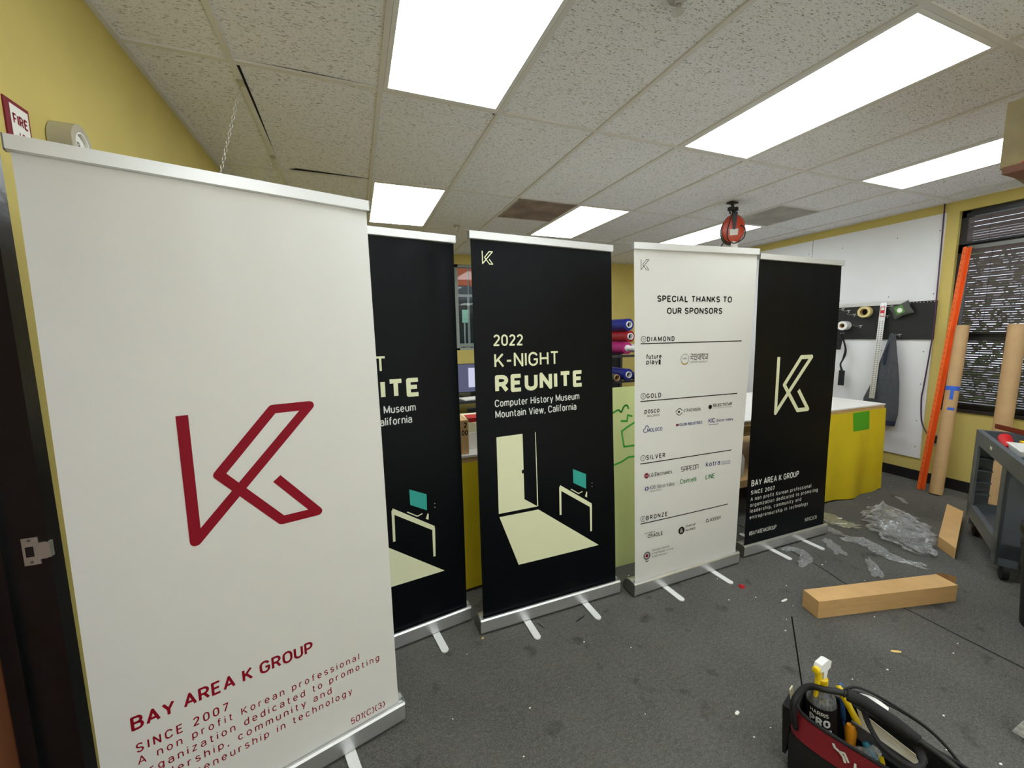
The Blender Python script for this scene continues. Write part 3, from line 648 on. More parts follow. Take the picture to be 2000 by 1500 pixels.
# ------------------------------------------------------------------ banner stands
KP = [(-0.184, 1.385), (-0.184, 1.000), (0.155, 1.376), (0.046, 1.376), (-0.112, 1.191), (0.045, 1.000), (0.155, 1.000), (0.040, 1.145)]
def kmark(bm, f, wd, ds=0.0, dh=0.0, k=1.0, c=(0, 0)):
    stroke(bm, f, [(c[0]+(x-c[0])*k+ds, c[1]+(y-c[1])*k+dh) for x, y in KP], wd)
def small_k(bm, f, s, h, height, wd):
    """left edge s, top h"""
    k = height/0.385
    stroke(bm, f, [(s+(x+0.184)*k, h-(1.385-y)*k) for x, y in KP], wd, step=0.2)
def banner(corn, label, film, feet, phase, amp):
    TL, TR, BL, BR = [Vector(c) for c in corn]
    mid = (BL+BR)/2
    d = (BR-BL); wb = d.length; d.normalize(); n = Vector((-d.y, d.x, 0))
    dt = (TR-TL).normalized(); nt_ = Vector((-dt.y, dt.x, 0))
    mt = (TL+TR)/2
    t = thing('banner_stand', label, 'banner', mid+n*0.05, 'retractable banner stands')
    HT = 2.048; W = 0.838
    def surf(s, h, e=0.0):
        k = h/HT
        bpt = mid+d*s+n*0.016; tp = Vector((mt.x, mt.y, 0))+dt*s+nt_*0.008
        p = bpt*(1-k)+tp*k; p.z = h
        env = math.exp(-max(0, 2.02-h)/0.30)
        rp = amp*env*(math.sin(s*15+phase)+0.6*math.sin(s*31+phase*2.1)) + 0.0025*math.sin(s*5.0+h*2.2+phase) + 0.002*math.sin(h*4.1+phase)
        nn = (n*(1-k)+nt_*k).normalized()
        rp *= min(1, h/0.3)*min(1, (HT-h)/0.10)
        return p+nn*(rp-e)
    # base cassette
    prof = [(0.0, 0.010), (-0.003, 0.016), (-0.004, 0.078), (0.001, 0.086), (0.009, 0.0865), (0.010, 0.076), (0.024, 0.076), (0.026, 0.089), (0.05, 0.090), (0.075, 0.080), (0.093, 0.058), (0.102, 0.030), (0.103, 0.010)]
    bm = B(); prism(bm, prof, lambda a, b: BL+n*a+Vector((0, 0, b)), BR-BL); base = obj('base', bm, M['alu'], t, smooth=False)
    for p, s in ((BL, -1), (BR, 1)):
        bm = B(); prism(bm, [(a*1.0+0.0, b) for a, b in prof if not (0.0095 < a < 0.0245)], lambda a, b: p+n*a+Vector((0, 0, b)), d*s*0.004); obj('end_cap', bm, M['alu_cap'], t)
    for s in feet:
        bm = B(); pts = []; L0, L1, hw = -0.145, 0.255, 0.019
        for k in range(9): a = PI*k/8; pts.append((-hw*math.cos(a), L0-hw*math.sin(a)+hw))
        for k in range(9): a = PI*k/8; pts.append((hw*math.cos(a), L1+hw*math.sin(a)-hw))
        prism(bm, pts, lambda a, b: mid+d*(s+a)+n*b+Vector((0, 0, 0.002)), (0, 0, 0.006)); obj('foot', bm, M['foot'], t)
    bm = B(); tube(bm, [mid+n*0.06+Vector((0, 0, 0.07)), Vector((mt.x, mt.y, HT-0.02))+nt_*0.028], 0.012, 12); obj('pole', bm, M['alu'], t, smooth=True)
    pr = [(-0.004, 0), (-0.004, -0.034), (0.002, -0.037), (0.016, -0.037), (0.020, -0.030), (0.020, -0.004), (0.014, 0)]
    bm = B(); prism(bm, pr, lambda a, b: TL+nt_*a+Vector((0, 0, b)), TR-TL); tr_ = obj('top_rail', bm, M['rail'], t)
    for p, s in ((TL, -1), (TR, 1)):
        bm = B(); prism(bm, [(a*1.06, b) for a, b in pr], lambda a, b: p+nt_*a+Vector((0, 0, b)), dt*s*0.003); obj('rail_cap', bm, M['alu_cap'], tr_)
    bm = B()
    solid_sheet(bm, 48, 80, lambda u, v: surf((u-0.5)*W, 0.078+v*(HT-0.03-0.078)), n*0.0006)
    g = obj('graphic_panel', bm, M[film], t, smooth=True)
    return t, g, (lambda s, h: surf(s, h, 0.0007))
def part(g, name, m, fn, label=None):
    bm = B(); fn(bm); o = obj(name, bm, M[m], g)
    if label: o['label'] = label
    return o
def parts(g, name, m, fn, label=None):
    """like part, but every bmesh that fn asks nb() for becomes an object of its own"""
    made = []
    def nb(): made.append(B()); return made[-1]
    fn(nb)
    for bm in made:
        o = obj(name, bm, M[m], g)
        if label: o['label'] = label
CORN = [
 [(-0.927, -0.821, 2.048), (-0.111, -0.583, 2.048), (-0.925, -0.885, 0), (-0.081, -0.654, 0)],
 [(-0.536, -0.299, 2.048), (0.305, -0.173, 2.048), (-0.538, -0.324, 0), (0.326, -0.192, 0)],
 [(0.342, -0.296, 2.048), (1.189, -0.224, 2.048), (0.344, -0.321, 0), (1.219, -0.308, 0)],
 [(1.248, -0.331, 2.048), (2.095, -0.410, 2.048), (1.275, -0.372, 0), (2.149, -0.349, 0)],
 [(2.232, -0.312, 2.048), (3.082, -0.296, 2.048), (2.242, -0.312, 0), (3.117, -0.315, 0)]]
LINES = ['A non profit Korean professional', 'organization dedicated to promoting', 'leadership, community and', 'entrepreneurship in technology']
# 1: white banner with the red mark
t, g, f = banner(CORN[0], 'nearest white banner stand printed with a large red K mark', 'vinyl_white', (-0.22, 0.22), 0.4, 0.0016)
part(g, 'logo', 'ink_red', lambda bm: kmark(bm, f, 0.029, 0.024, -0.044), 'crimson K mark')
def b1(nb):
    letters(nb(), f, 'BAY AREA K GROUP', -0.349, 0.447, 0.044, 0.128, 0.022)
    letters(nb(), f, 'SINCE 2007', -0.345, 0.376, 0.029, -0.125, 0.012, 2.9)
    for s1, h, tx in zip((0.281, 0.355, 0.177, 0.247), (0.338, 0.297, 0.258, 0.217), LINES): letters(nb(), f, tx, -0.345, h, 0.026, s1, 0.002, 2.9)
    letters(nb(), f, '501(C)(3)', 0.234, 0.096, 0.026, 0.364, 0.002)
parts(g, 'lettering', 'ink_red', b1, 'crimson lettering')
# 2 and 3: black event banners
def event_art(g, f):
    part(g, 'logo', 'ink_cream', lambda bm: small_k(bm, f, -0.361, 1.961, 0.060, 0.0046), 'small cream K mark')
    def head(nb):
        letters(nb(), f, '2022', -0.317, 1.506, 0.057, -0.152, 0.014)
        letters(nb(), f, 'K-NIGHT', -0.315, 1.398, 0.073, 0.061, 0.010)
        letters(nb(), f, 'REUNITE', -0.315, 1.270, 0.091, 0.218, 0.043, 0.8)
    parts(g, 'headline', 'ink_cream', head, 'cream headline')
    def sub(nb):
        letters(nb(), f, 'Computer History Museum', -0.318, 1.199, 0.038, 0.189, 0.010)
        letters(nb(), f, 'Mountain View, California', -0.317, 1.142, 0.039, 0.168, 0.010)
    parts(g, 'venue_lettering', 'ink_white', sub)
    def pic(bm):
        quad(bm, f, (-0.315, 0.637), (-0.167, 0.665), (-0.168, 1.046), (-0.315, 1.044), 10)
        quad(bm, f, (-0.315, 0.637), (-0.094, 0.637), (-0.094, 0.640), (-0.167, 0.6905), 8)
        quad(bm, f, (-0.0925, 0.638), (-0.0865, 0.638), (-0.0905, 1.046), (-0.0945, 1.046), 6)
        quad(bm, f, (-0.210, 0.331), (0.301, 0.331), (-0.086, 0.619), (-0.312, 0.619), 14)
        quad(bm, f, (0.044, 0.708), (0.252, 0.566), (0.257, 0.590), (0.051, 0.733), 6)
        quad(bm, f, (0.044, 0.562), (0.056, 0.562), (0.058, 0.722), (0.045, 0.722), 4)
        quad(bm, f, (0.243, 0.426), (0.255, 0.426), (0.258, 0.582), (0.243, 0.582), 4)
        stroke(bm, f, [(0.120, 0.698), (0.170, 0.664), (0.196, 0.672)], 0.005)
        quad(bm, f, (0.212, 0.640), (0.226, 0.632), (0.228, 0.662), (0.223, 0.668), 2)
        for h in (0.690, 0.710): disc(bm, f, (0.262, h), 0.0025, 8)
    p = part(g, 'picture', 'ink_cream', pic, 'cream picture of an open door and a desk')
    part(g, 'picture_screen', 'ink_teal', lambda bm: quad(bm, f, (0.137, 0.731), (0.220, 0.684), (0.222, 0.768), (0.136, 0.811), 4), 'teal computer screen in the picture')
    f2 = lambda s, h: f(s, h)+(f(s+0.01, h)-f(s, h)).cross(f(s, h+0.01)-f(s, h)).normalized()*0.0004
    part(g, 'picture_knob', 'ink_black', lambda bm: disc(bm, f2, (-0.171, 0.843), 0.008, 12, ry=0.011))
t, g, f = banner(CORN[1], 'black banner stand half hidden behind the nearest white banner', 'vinyl_black', (-0.22, 0.235), 1.7, 0.0075); event_art(g, f)
t, g, f = banner(CORN[2], 'black banner stand in the middle, its event lettering fully in view', 'vinyl_black', (-0.175, 0.195), 2.9, 0.0012); event_art(g, f)
# 4: white sponsor banner
t, g, f = banner(CORN[3], 'white banner stand listing sponsors under special thanks', 'vinyl_white', (-0.2, 0.2), 4.4, 0.0016)
part(g, 'logo', 'ink_black', lambda bm: small_k(bm, f, -0.376, 1.961, 0.057, 0.0028), 'small black K mark')
def h4(nb):
    letters(nb(), f, 'SPECIAL THANKS TO', -0.270, 1.732, 0.036, 0.252, 0.032)
    letters(nb(), f, 'OUR SPONSORS', -0.204, 1.665, 0.036, 0.186, 0.032)
parts(g, 'headline', 'ink_black', h4, 'black headline')
def sec(nb):
    for nm, hb, hl, e, s1 in (('DIAMOND', 1.511, 1.500, 0.344, -0.150), ('GOLD', 1.188, 1.173, 0.341, -0.238), ('SILVER', 0.825, 0.806, 0.325, -0.202), ('BRONZE', 0.456, 0.441, 0.320, -0.180)):
        bm = nb(); letters(bm, f, nm, -0.338, hb, 0.028, s1, 0.022, 2.7)
        stroke(bm, f, [(-0.380, hl), (e, hl+0.003)], 0.0058)
        ring2(bm, f, (-0.361, hb+0.014), 0.0165, 0.0028); letters(bm, f, nm[0], 0, hb+0.0075, 0.014, center=-0.361, bold=0.01)
parts(g, 'section_heading', 'ink_black', sec)
def sp_black(nb):
    bm = nb(); letters(bm, f, 'future', -0.343, 1.413, 0.027, -0.238, 0.026); letters(bm, f, 'play', -0.343, 1.383, 0.027, -0.262, 0.026); rect(bm, f, -0.258, 1.379, -0.244, 1.408, 1)
    bm = nb(); letters(bm, f, '국민대학교', -0.036, 1.399, 0.030, 0.098, 0.008); letters(bm, f, 'KOOKMIN UNIVERSITY', -0.034, 1.380, 0.009, 0.096)
    bm = nb(); letters(bm, f, 'posco', -0.352, 1.100, 0.030, -0.248, 0.012); letters(bm, f, 'HOLDINGS', -0.334, 1.079, 0.013, -0.246, 0.004)
    bm = nb(); letters(bm, f, 'STRADVISION', -0.072, 1.087, 0.020, 0.056, 0.006)
    stroke(bm, f, [(-0.132, 1.093), (-0.108, 1.112), (-0.096, 1.112), (-0.082, 1.098)], 0.004); stroke(bm, f, [(-0.126, 1.086), (-0.108, 1.072), (-0.098, 1.072), (-0.080, 1.087)], 0.004); disc(bm, f, (-0.106, 1.092), 0.0075, 14)
    bm = nb(); letters(bm, f, 'SELECTSTAR', 0.152, 1.103, 0.019, 0.304, 0.03); letters(bm, f, 'DATA-CENTRIC AI PLATFORM', 0.152, 1.091, 0.006, 0.304); disc(bm, f, (0.132, 1.104), 0.014, 18)
    bm = nb()
    for k, pts in enumerate(([(1, 1), (0.12, 1), (0, 0.9), (0, 0.6), (0.12, 0.5), (0.88, 0.5), (1, 0.4), (1, 0.1), (0.88, 0), (0, 0)], [(0, 0), (0, 0.8), (0.25, 1), (1, 1), (1, 0)], [(0, 0), (0, 1), (0.88, 1), (1, 0.9), (1, 0.5), (0.88, 0.4), (0, 0.4)], [(1, 1), (0, 1), (0, 0), (1, 0)], [(0.15, 0), (0, 0.15), (0, 0.85), (0.15, 1), (0.85, 1), (1, 0.85), (1, 0.15), (0.85, 0), (0.15, 0)], [(0, 0), (0, 1), (0.85, 1), (1, 0.85), (1, 0)])):
        stroke(bm, f, [(-0.079+k*0.0232+x*0.0175, 0.7205+y*0.0275) for x, y in pts], 0.0036, step=1)
    stroke(bm, f, [(-0.079+0.0232+0.0, 0.732), (-0.079+0.0232+0.0175, 0.732)], 0.0036); stroke(bm, f, [(-0.079+3*0.0232, 0.734), (-0.079+3*0.0232+0.015, 0.734)], 0.0036)
    letters(nb(), f, 'CLASS101', 0.133, 0.352, 0.023, 0.260, 0.02)
    bm = nb(); disc(bm, f, (-0.068, 0.340), 0.0245, 24); letters(bm, f, 'STARTUP', -0.036, 0.352, 0.015, 0.045, 0.02); letters(bm, f, 'ALLIANCE', -0.036, 0.327, 0.015, 0.047, 0.02)
    bm = nb(); letters(bm, f, 'HYUNDAI', -0.348, 0.369, 0.012, -0.272, 0.004); letters(bm, f, 'CRADLE', -0.326, 0.341, 0.024, -0.214, 0.016)
    letters(nb(), f, 'LG Electronics', -0.315, 0.718, 0.025, -0.150, 0.012)
    stroke(nb(), f, [(-0.343, 0.202), (-0.330, 0.195), (-0.318, 0.202)], 0.005)
parts(g, 'sponsor_name', 'ink_black', sp_black)
def sp_navy(nb):
    bm = nb(); letters(bm, f, 'MOLOCO', -0.332, 0.990, 0.022, -0.226, 0.018)
    stroke(bm, f, [(-0.332, 0.992), (-0.352, 0.990), (-0.360, 1.000), (-0.356, 1.010), (-0.347, 1.012), (-0.344, 1.024), (-0.334, 1.030), (-0.325, 1.022), (-0.324, 1.012)], 0.0042)
    letters(nb(), f, 'KOLON INDUSTRIES', -0.108, 1.004, 0.018, 0.074, 0.024)
    bm = nb(); letters(bm, f, 'KIC', 0.124, 1.003, 0.030, 0.176, 0.014); letters(bm, f, 'Silicon Valley', 0.186, 1.004, 0.018, 0.324, 0.014); rect(bm, f, 0.126, 0.990, 0.205, 0.993, 1)
    bm = nb(); letters(bm, f, 'kotra', 0.116, 0.723, 0.032, 0.236, 0.012); letters(bm, f, 'Silicon Valley', 0.245, 0.735, 0.009, 0.322); rect(bm, f, 0.245, 0.729, 0.322, 0.7305, 1); letters(bm, f, 'Innovation Center', 0.245, 0.719, 0.008, 0.322)
    bm = nb(); stroke(bm, f, [(-0.336, 0.638), (-0.345, 0.648), (-0.339, 0.662)], 0.006); stroke(bm, f, [(-0.331, 0.662), (-0.323, 0.652), (-0.330, 0.640)], 0.006)
parts(g, 'sponsor_name', 'ink_navy', sp_navy, 'navy blue sponsor name')
def sp_grey(nb):
    bm = nb(); letters(bm, f, 'KDB Silicon Valley', -0.312, 0.641, 0.024, -0.129, 0.004); letters(bm, f, 'Venture Capital', -0.311, 0.626, 0.010, -0.230)
    bm = nb(); letters(bm, f, 'Consulate General', -0.294, 0.252, 0.013, -0.165); letters(bm, f, 'of the Republic of Korea', -0.294, 0.231, 0.013, -0.130); letters(bm, f, 'in San Francisco', -0.294, 0.210, 0.013, -0.180)
    ring2(nb(), f, (-0.331, 0.232), 0.021, 0.010)
    bm = nb(); ring2(bm, f, (-0.073, 1.405), 0.029, 0.0025); letters(bm, f, 'KMU', 0, 1.402, 0.012, center=-0.073)
parts(g, 'sponsor_name', 'ink_gray', sp_grey, 'grey sponsor name')
def sp_red(nb):
    disc(nb(), f, (-0.336, 0.730), 0.0165, 24); disc(nb(), f, (-0.331, 0.232), 0.0115, 18); disc(nb(), f, (-0.118, 1.013), 0.0085, 10)
parts(g, 'sponsor_emblem', 'ink_crimson', sp_red, 'dark red round emblem')
parts(g, 'sponsor_name', 'ink_green', lambda nb: (letters(nb(), f, 'Cointelli', -0.086, 0.642, 0.030, 0.042, 0.014), letters(nb(), f, 'LINE', 0.119, 0.641, 0.031, 0.195, 0.020)), 'green sponsor name')
part(g, 'sponsor_emblem', 'ink_gold', lambda bm: stroke(bm, f, [(-0.073+0.028*math.cos(a), 1.404+0.030*math.sin(a)) for a in [PI*(1.15+0.07*k) for k in range(10)]], 0.007), 'gold emblem crescent')
fw = lambda s, h: f(s, h)-(f(s+0.01, h)-f(s, h)).cross(f(s, h+0.01)-f(s, h)).normalized()*-0.0004
parts(g, 'emblem_letter', 'vinyl_white', lambda nb: (letters(nb(), fw, '&', 0, 0.3275, 0.026, center=-0.068, bold=0.02), letters(nb(), fw, 'LG', 0, 0.7245, 0.011, center=-0.336)), 'white letters in a round emblem')
# 5: black banner with the cream mark
t, g, f = banner(CORN[4], 'farthest black banner stand at right with a large cream K mark', 'vinyl_black', (-0.165, 0.175), 5.2, 0.0012)
part(g, 'logo', 'ink_cream', lambda bm: kmark(bm, f, 0.029), 'cream K mark')
def b5(nb):
    letters(nb(), f, 'BAY AREA K GROUP', -0.382, 0.503, 0.045, 0.106, 0.022)
    letters(nb(), f, 'SINCE 2007', -0.382, 0.444, 0.030, -0.147, 0.018, 2.3)
    for s1, h, tx in zip((0.251, 0.329, 0.146, 0.223), (0.398, 0.355, 0.312, 0.266), LINES): letters(nb(), f, tx, -0.382, h, 0.028, s1, 0.006, 2.2)
    letters(nb(), f, '501(C)(3)', 0.199, 0.140, 0.027, 0.335, 0.002)
    letters(nb(), f, '#BAYAREAKGROUP', -0.379, 0.145, 0.031, -0.108, 0.003)
parts(g, 'lettering', 'ink_white', b5, 'white lettering')

# ------------------------------------------------------------------ left wall things
t = thing('fire_sign', 'red and white metal sign lettered FIRE on the yellow wall at upper left', 'sign', (XL, -0.63, 2.05))
sy0, sy1, sz0, sz1 = -0.672, -0.583, 2.085, 2.197
bm = B(); box(bm, (XL, sy0, sz0), (XL+0.004, sy1, sz1)); obj('sign_plate', bm, M['bag_red'], t, bevel=0.001)
fs_ = lambda s, h: Vector((XL+0.0046, s, h))
bm = B(); rect(bm, fs_, sy0+0.017, sz0+0.012, sy1-0.006, sz1-0.010, 1); obj('white_field', bm, M['paper'], t)
fs_ = lambda s, h: Vector((XL+0.0052, s, h))
parts(t, 'lettering', 'ink_red', lambda nb: (letters(nb(), fs_, 'FIRE', sy0+0.024, 2.138, 0.028, sy1-0.012, 0.03), letters(nb(), fs_, 'LE', sy0+0.040, 2.104, 0.018, sy1-0.028, 0.02)))
t = thing('tape_roll', 'roll of clear packing tape hung on the yellow wall beside the red sign', 'tape', (XL, -0.44, 2.13))
bm = B(); ring_roll(bm, (XL, -0.455, 2.165), (1, 0.05, 0), 0.062, 0.040, 0.055); obj('tape', bm, M['tape_side'], t, smooth=True)
bm = B(); ring_roll(bm, (XL, -0.455, 2.165), (1, 0.05, 0), 0.040, 0.036, 0.056); obj('core', bm, M['paper'], t, smooth=True)
bm = B(); lathe(bm, (XL, -0.455, 2.165), (1, 0.05, 0), [(0.034, 0.03), (0.034, 0.046)], 24); lb = obj('label_disc', bm, M['paper'], t)
bm = B(); letters(bm, lambda s, h: Vector((XL+0.0468, -0.455+s, 2.165+h)), 'R', 0, -0.012, 0.024, center=0.0, bold=0.02); obj('letter', bm, M['ink_gray'], lb)

# ------------------------------------------------------------------ right wall things
for lab, (y0, y1) in (('white wall panel nearest the dark window, behind the tools', (0.053, 1.262)), ('white wall panel farther left behind the black banner', (1.268, 2.487))):
    t = thing('wall_panel', lab, 'panel', (XR, (y0+y1)/2, 0.235), 'white panels on the right wall')
    bm = B(); box(bm, (XR-0.012, y0, 0.235), (XR, y1, 2.655)); obj('sheet', bm, M['board_white'], t)
    for z in (0.35, 0.62, 1.0, 1.33, 1.9, 2.5):
        for y in (y0+0.06, y0+0.38, y0+0.85):
            bm = B(); yv = y+0.03*math.sin(z*9+y*5); lathe(bm, (XR-0.0118, yv, z), (-1, 0, 0), [(0.005, 0), (0.004, 0.002)], 8); obj('screw', bm, M['rubber'], t)
PX = XR-0.028
t = thing('pegboard', 'black pegboard strip on the white wall panel', 'pegboard', (XR, 0.55, 1.455))
bm = B(); box(bm, (PX, 0.045, 1.452), (XR-0.013, 1.15, 1.835)); obj('board', bm, M['peg'], t)
bm = B()
for k in range(40):
    y = 0.06+k*0.0268; box(bm, (PX-0.0006, y, 1.822), (PX, y+0.006, 1.828))
obj('top_holes', bm, M['board_white'], t)
hooks = [(0.80, 1.775), (0.86, 1.80), (0.74, 1.73), (0.66, 1.715), (0.60, 1.715), (0.67, 1.60), (0.845, 1.57), (0.40, 1.80), (0.43, 1.70), (0.31, 1.50), (0.80, 1.62), (0.615, 1.787)]
hl = ['second from the left in the top row', 'leftmost in the top row', 'left of the middle row', 'middle row, third from the metal ruler', 'middle row, nearest left of the metal ruler', 'alone below the middle row', 'low at the far left above the black strap', 'top row just right of the metal ruler', 'middle row just right of the metal ruler', 'bearing the grey jacket', 'bearing the small white tape roll', 'bearing the cream tape roll']
for (y, z), l in zip(hooks, hl):
    bm = B(); tube(bm, smooth_path([(PX-0.001, y, z), (PX-0.03, y+0.01, z-0.003), (PX-0.075, y+0.025, z+0.004), (PX-0.085, y+0.028, z+0.016)], 3), 0.0026, 6)
    box(bm, (PX-0.004, y-0.004, z-0.022), (PX, y+0.004, z+0.008)); box(bm, (PX-0.005, y-0.016, z+0.001), (PX, y+0.016, z+0.008))
    o = obj('peg_hook', bm, M['steel'], loc=(PX, y, z)); tag(o, 'silver hook on the black pegboard, '+l, 'hook', 'hooks on the black pegboard')
t = thing('tape_roll', 'cream masking tape roll on a pegboard hook left of the metal ruler', 'tape', (PX, 0.61, 1.77))
ax = (-1, -0.10, 0)
bm = B(); ring_roll(bm, (PX-0.004, 0.625, 1.752), ax, 0.060, 0.038, 0.06); obj('tape', bm, M['cream_tape'], t, smooth=True)
bm = B(); ring_roll(bm, (PX-0.004, 0.625, 1.752), ax, 0.038, 0.035, 0.061); obj('core', bm, M['kraft_tube'], t, smooth=True)
t = thing('tape_roll', 'small white tape roll on the pegboard beside the far black banner', 'tape', (PX, 0.8, 1.6))
bm = B(); ring_roll(bm, (PX-0.004, 0.81, 1.607), ax, 0.050, 0.026, 0.10); obj('tape', bm, M['white_plastic'], t, smooth=True)
bm = B(); ring_roll(bm, (PX-0.004, 0.81, 1.607), ax, 0.026, 0.023, 0.101); obj('core', bm, M['kraft_tube'], t, smooth=True)
# T-square
t = thing('t_square', 'long metal T-square hanging down the black pegboard', 'ruler', (PX-0.02, 0.45, 0.83))
bm = B(); box(bm, (PX-0.016, 0.27, 1.815), (PX-0.010, 0.93, 1.853)); obj('head', bm, M['alu'], t)
bm = B(); hexa(bm, [(PX-0.112, 0.422, 0.815), (PX-0.108, 0.422, 0.815), (PX-0.108, 0.472, 0.815), (PX-0.112, 0.472, 0.815)], [(PX-0.022, 0.436, 1.84), (PX-0.018, 0.436, 1.84), (PX-0.018, 0.492, 1.84), (PX-0.022, 0.492, 1.84)])
bl = obj('blade', bm, M['alu'], t)
bm = B()
for k in range(40):
    z = 0.86+k*0.02; s = (z-0.815)/1.025
    for y in (0.430, 0.454): box(bm, (PX-0.1128+0.09*s, y+0.018*s, z), (PX-0.1118+0.09*s, y+0.018*s+0.010, z+0.006))
obj('markings', bm, M['ink_black'], bl)
bm = B(); hexa(bm, [(PX-0.0362, 0.444, 1.69), (PX-0.0330, 0.444, 1.69), (PX-0.0330, 0.482, 1.69), (PX-0.0362, 0.482, 1.69)], [(PX-0.0265, 0.446, 1.80), (PX-0.0240, 0.446, 1.80), (PX-0.0240, 0.486, 1.80), (PX-0.0265, 0.486, 1.80)]); rl = obj('red_label', bm, M['red'], bl)
bm = B()
for z, h, x in ((1.695, 0.035, 0.0366), (1.762, 0.03, 0.0306)): box(bm, (PX-x, 0.450, z), (PX-x+0.004, 0.478, z+h))
obj('label_patch', bm, M['paper'], rl)
# charcoal odour bag
t = thing('odour_bag', 'dark grey square bag with a green label hung tilted on the pegboard', 'bag', (PX, 0.30, 1.75))
bcy, bcz = 0.302, 1.753
def pil(sgn):
    def f_(u, v):
        a, b = (u-0.5)*2, (v-0.5)*2; pin = 1-0.13*(1-abs(a))*abs(b)**2-0.13*(1-abs(b))*abs(a)**2
        th = 0.030*(1-a*a)**0.5*(1-b*b)**0.5
        y, z = a*0.088*pin, b*0.070*pin; c, s = math.cos(-0.42), math.sin(-0.42)
        return Vector((PX-0.034-sgn*th, bcy+y*c-z*s, bcz+y*s+z*c))
    return f_
bm = B(); sheet(bm, 14, 14, pil(1)); sheet(bm, 14, 14, pil(-1)); bmesh.ops.remove_doubles(bm, verts=bm.verts, dist=0.0005); bg = obj('pouch', bm, M['charcoal_bag'], t, smooth=True)
f_ = pil(1)
bm = B(); sheet(bm, 4, 6, lambda u, v: f_(0.30+0.42*u, 0.22+0.60*v)+Vector((-0.0015, 0, 0))); obj('green_label', bm, M['label_green'], t)
bm = B()
bm.faces.new([bm.verts.new(f_(0.5+0.13*math.cos(a), 0.48+0.17*math.sin(a))+Vector((-0.003, 0, 0))) for a in [2*PI*k/20 for k in range(20)]]); obj('white_seal', bm, M['paper'], t)
# jacket
t = thing('jacket', 'dark grey jacket hanging from a pegboard hook beside the metal ruler', 'jacket', (PX-0.05, 0.36, 0.53))
def jk(sgn):
    def f_(u, v):   # v 0 bottom .. 1 top
        z = 0.545+v*0.965
        # half widths along y: narrow at the hook, wide at the hem
        keys = [(0.0, 0.250, 0.478), (0.12, 0.232, 0.520), (0.25, 0.235, 0.560), (0.45, 0.245, 0.492), (0.65, 0.270, 0.445), (0.85, 0.300, 0.400), (1.0, 0.318, 0.368)]
        for (v0, a0, b0), (v1, a1, b1) in zip(keys, keys[1:]):
            if v0 <= v <= v1+1e-9:
                k = (v-v0)/(v1-v0); a = a0+(a1-a0)*k; b = b0+(b1-b0)*k; break
        y = a+(b-a)*u
        th = (0.020+0.016*(1-v))*math.sin(PI*min(1, max(0, u)))**0.6
        fold = 0.007*math.sin(u*17+v*3)*(0.3+0.7*v*(1-v)*4)*math.sin(PI*u)
        return Vector((PX-0.052-sgn*(th)-(fold if sgn > 0 else 0), y, z))
    return f_
bm = B(); sheet(bm, 22, 26, jk(1)); sheet(bm, 22, 26, jk(-1)); bmesh.ops.remove_doubles(bm, verts=bm.verts, dist=0.0005); obj('body', bm, M['grey_cloth'], t, smooth=True)
f_ = jk(1)
bm = B(); sheet(bm, 16, 3, lambda u, v: f_(u, 0.0+0.055*v)+Vector((-0.004, 0, -0.006))); obj('hem_band', bm, M['navy_cloth'], t, smooth=True)
bm = B(); sheet(bm, 6, 10, lambda u, v: f_(0.55+0.28*u*math.sin(PI*(0.15+0.8*v)), 0.66+0.26*v)+Vector((-0.005, 0, 0))); obj('collar_lining', bm, M['navy_cloth'], t, smooth=True)
# black strap
t = thing('camera_strap', 'black webbing strap dangling below the pegboard beside the far black banner', 'strap', (PX-0.03, 0.82, 0.9))
pp = smooth_path([(PX-0.05, 0.84, 1.52), (PX-0.055, 0.80, 1.44), (PX-0.05, 0.772, 1.33), (PX-0.045, 0.79, 1.23), (PX-0.05, 0.812, 1.16), (PX-0.045, 0.795, 1.09)], 6)
bm = B(); tube(bm, pp, [0.024-0.010*abs(math.sin(2*PI*i/(len(pp)-1))) for i in range(len(pp))], 8, flat=0.15); obj('strap', bm, M['black_web'], t, smooth=True)
bm = B(); hexa(bm, [(PX-0.055, 0.768, 0.915), (PX-0.035, 0.768, 0.915), (PX-0.035, 0.822, 0.915), (PX-0.055, 0.822, 0.915)], [(PX-0.055, 0.768, 1.09), (PX-0.035, 0.768, 1.09), (PX-0.035, 0.820, 1.09), (PX-0.055, 0.820, 1.09)]); obj('pad', bm, M['black_web'], t, bevel=0.012, smooth=True)
bm = B(); hexa(bm, [(PX-0.06, 0.83, 1.33), (PX-0.04, 0.83, 1.33), (PX-0.04, 0.868, 1.33), (PX-0.06, 0.868, 1.33)], [(PX-0.06, 0.815, 1.47), (PX-0.04, 0.815, 1.47), (PX-0.04, 0.87, 1.47), (PX-0.06, 0.87, 1.47)]); obj('pouch', bm, M['black_web'], t, bevel=0.006)
bm = B(); lathe(bm, (PX-0.001, 0.83, 1.52), (-1, 0, 0), [(0.004, 0), (0.004, 0.07)], 8); obj('buckle', bm, M['steel'], t)
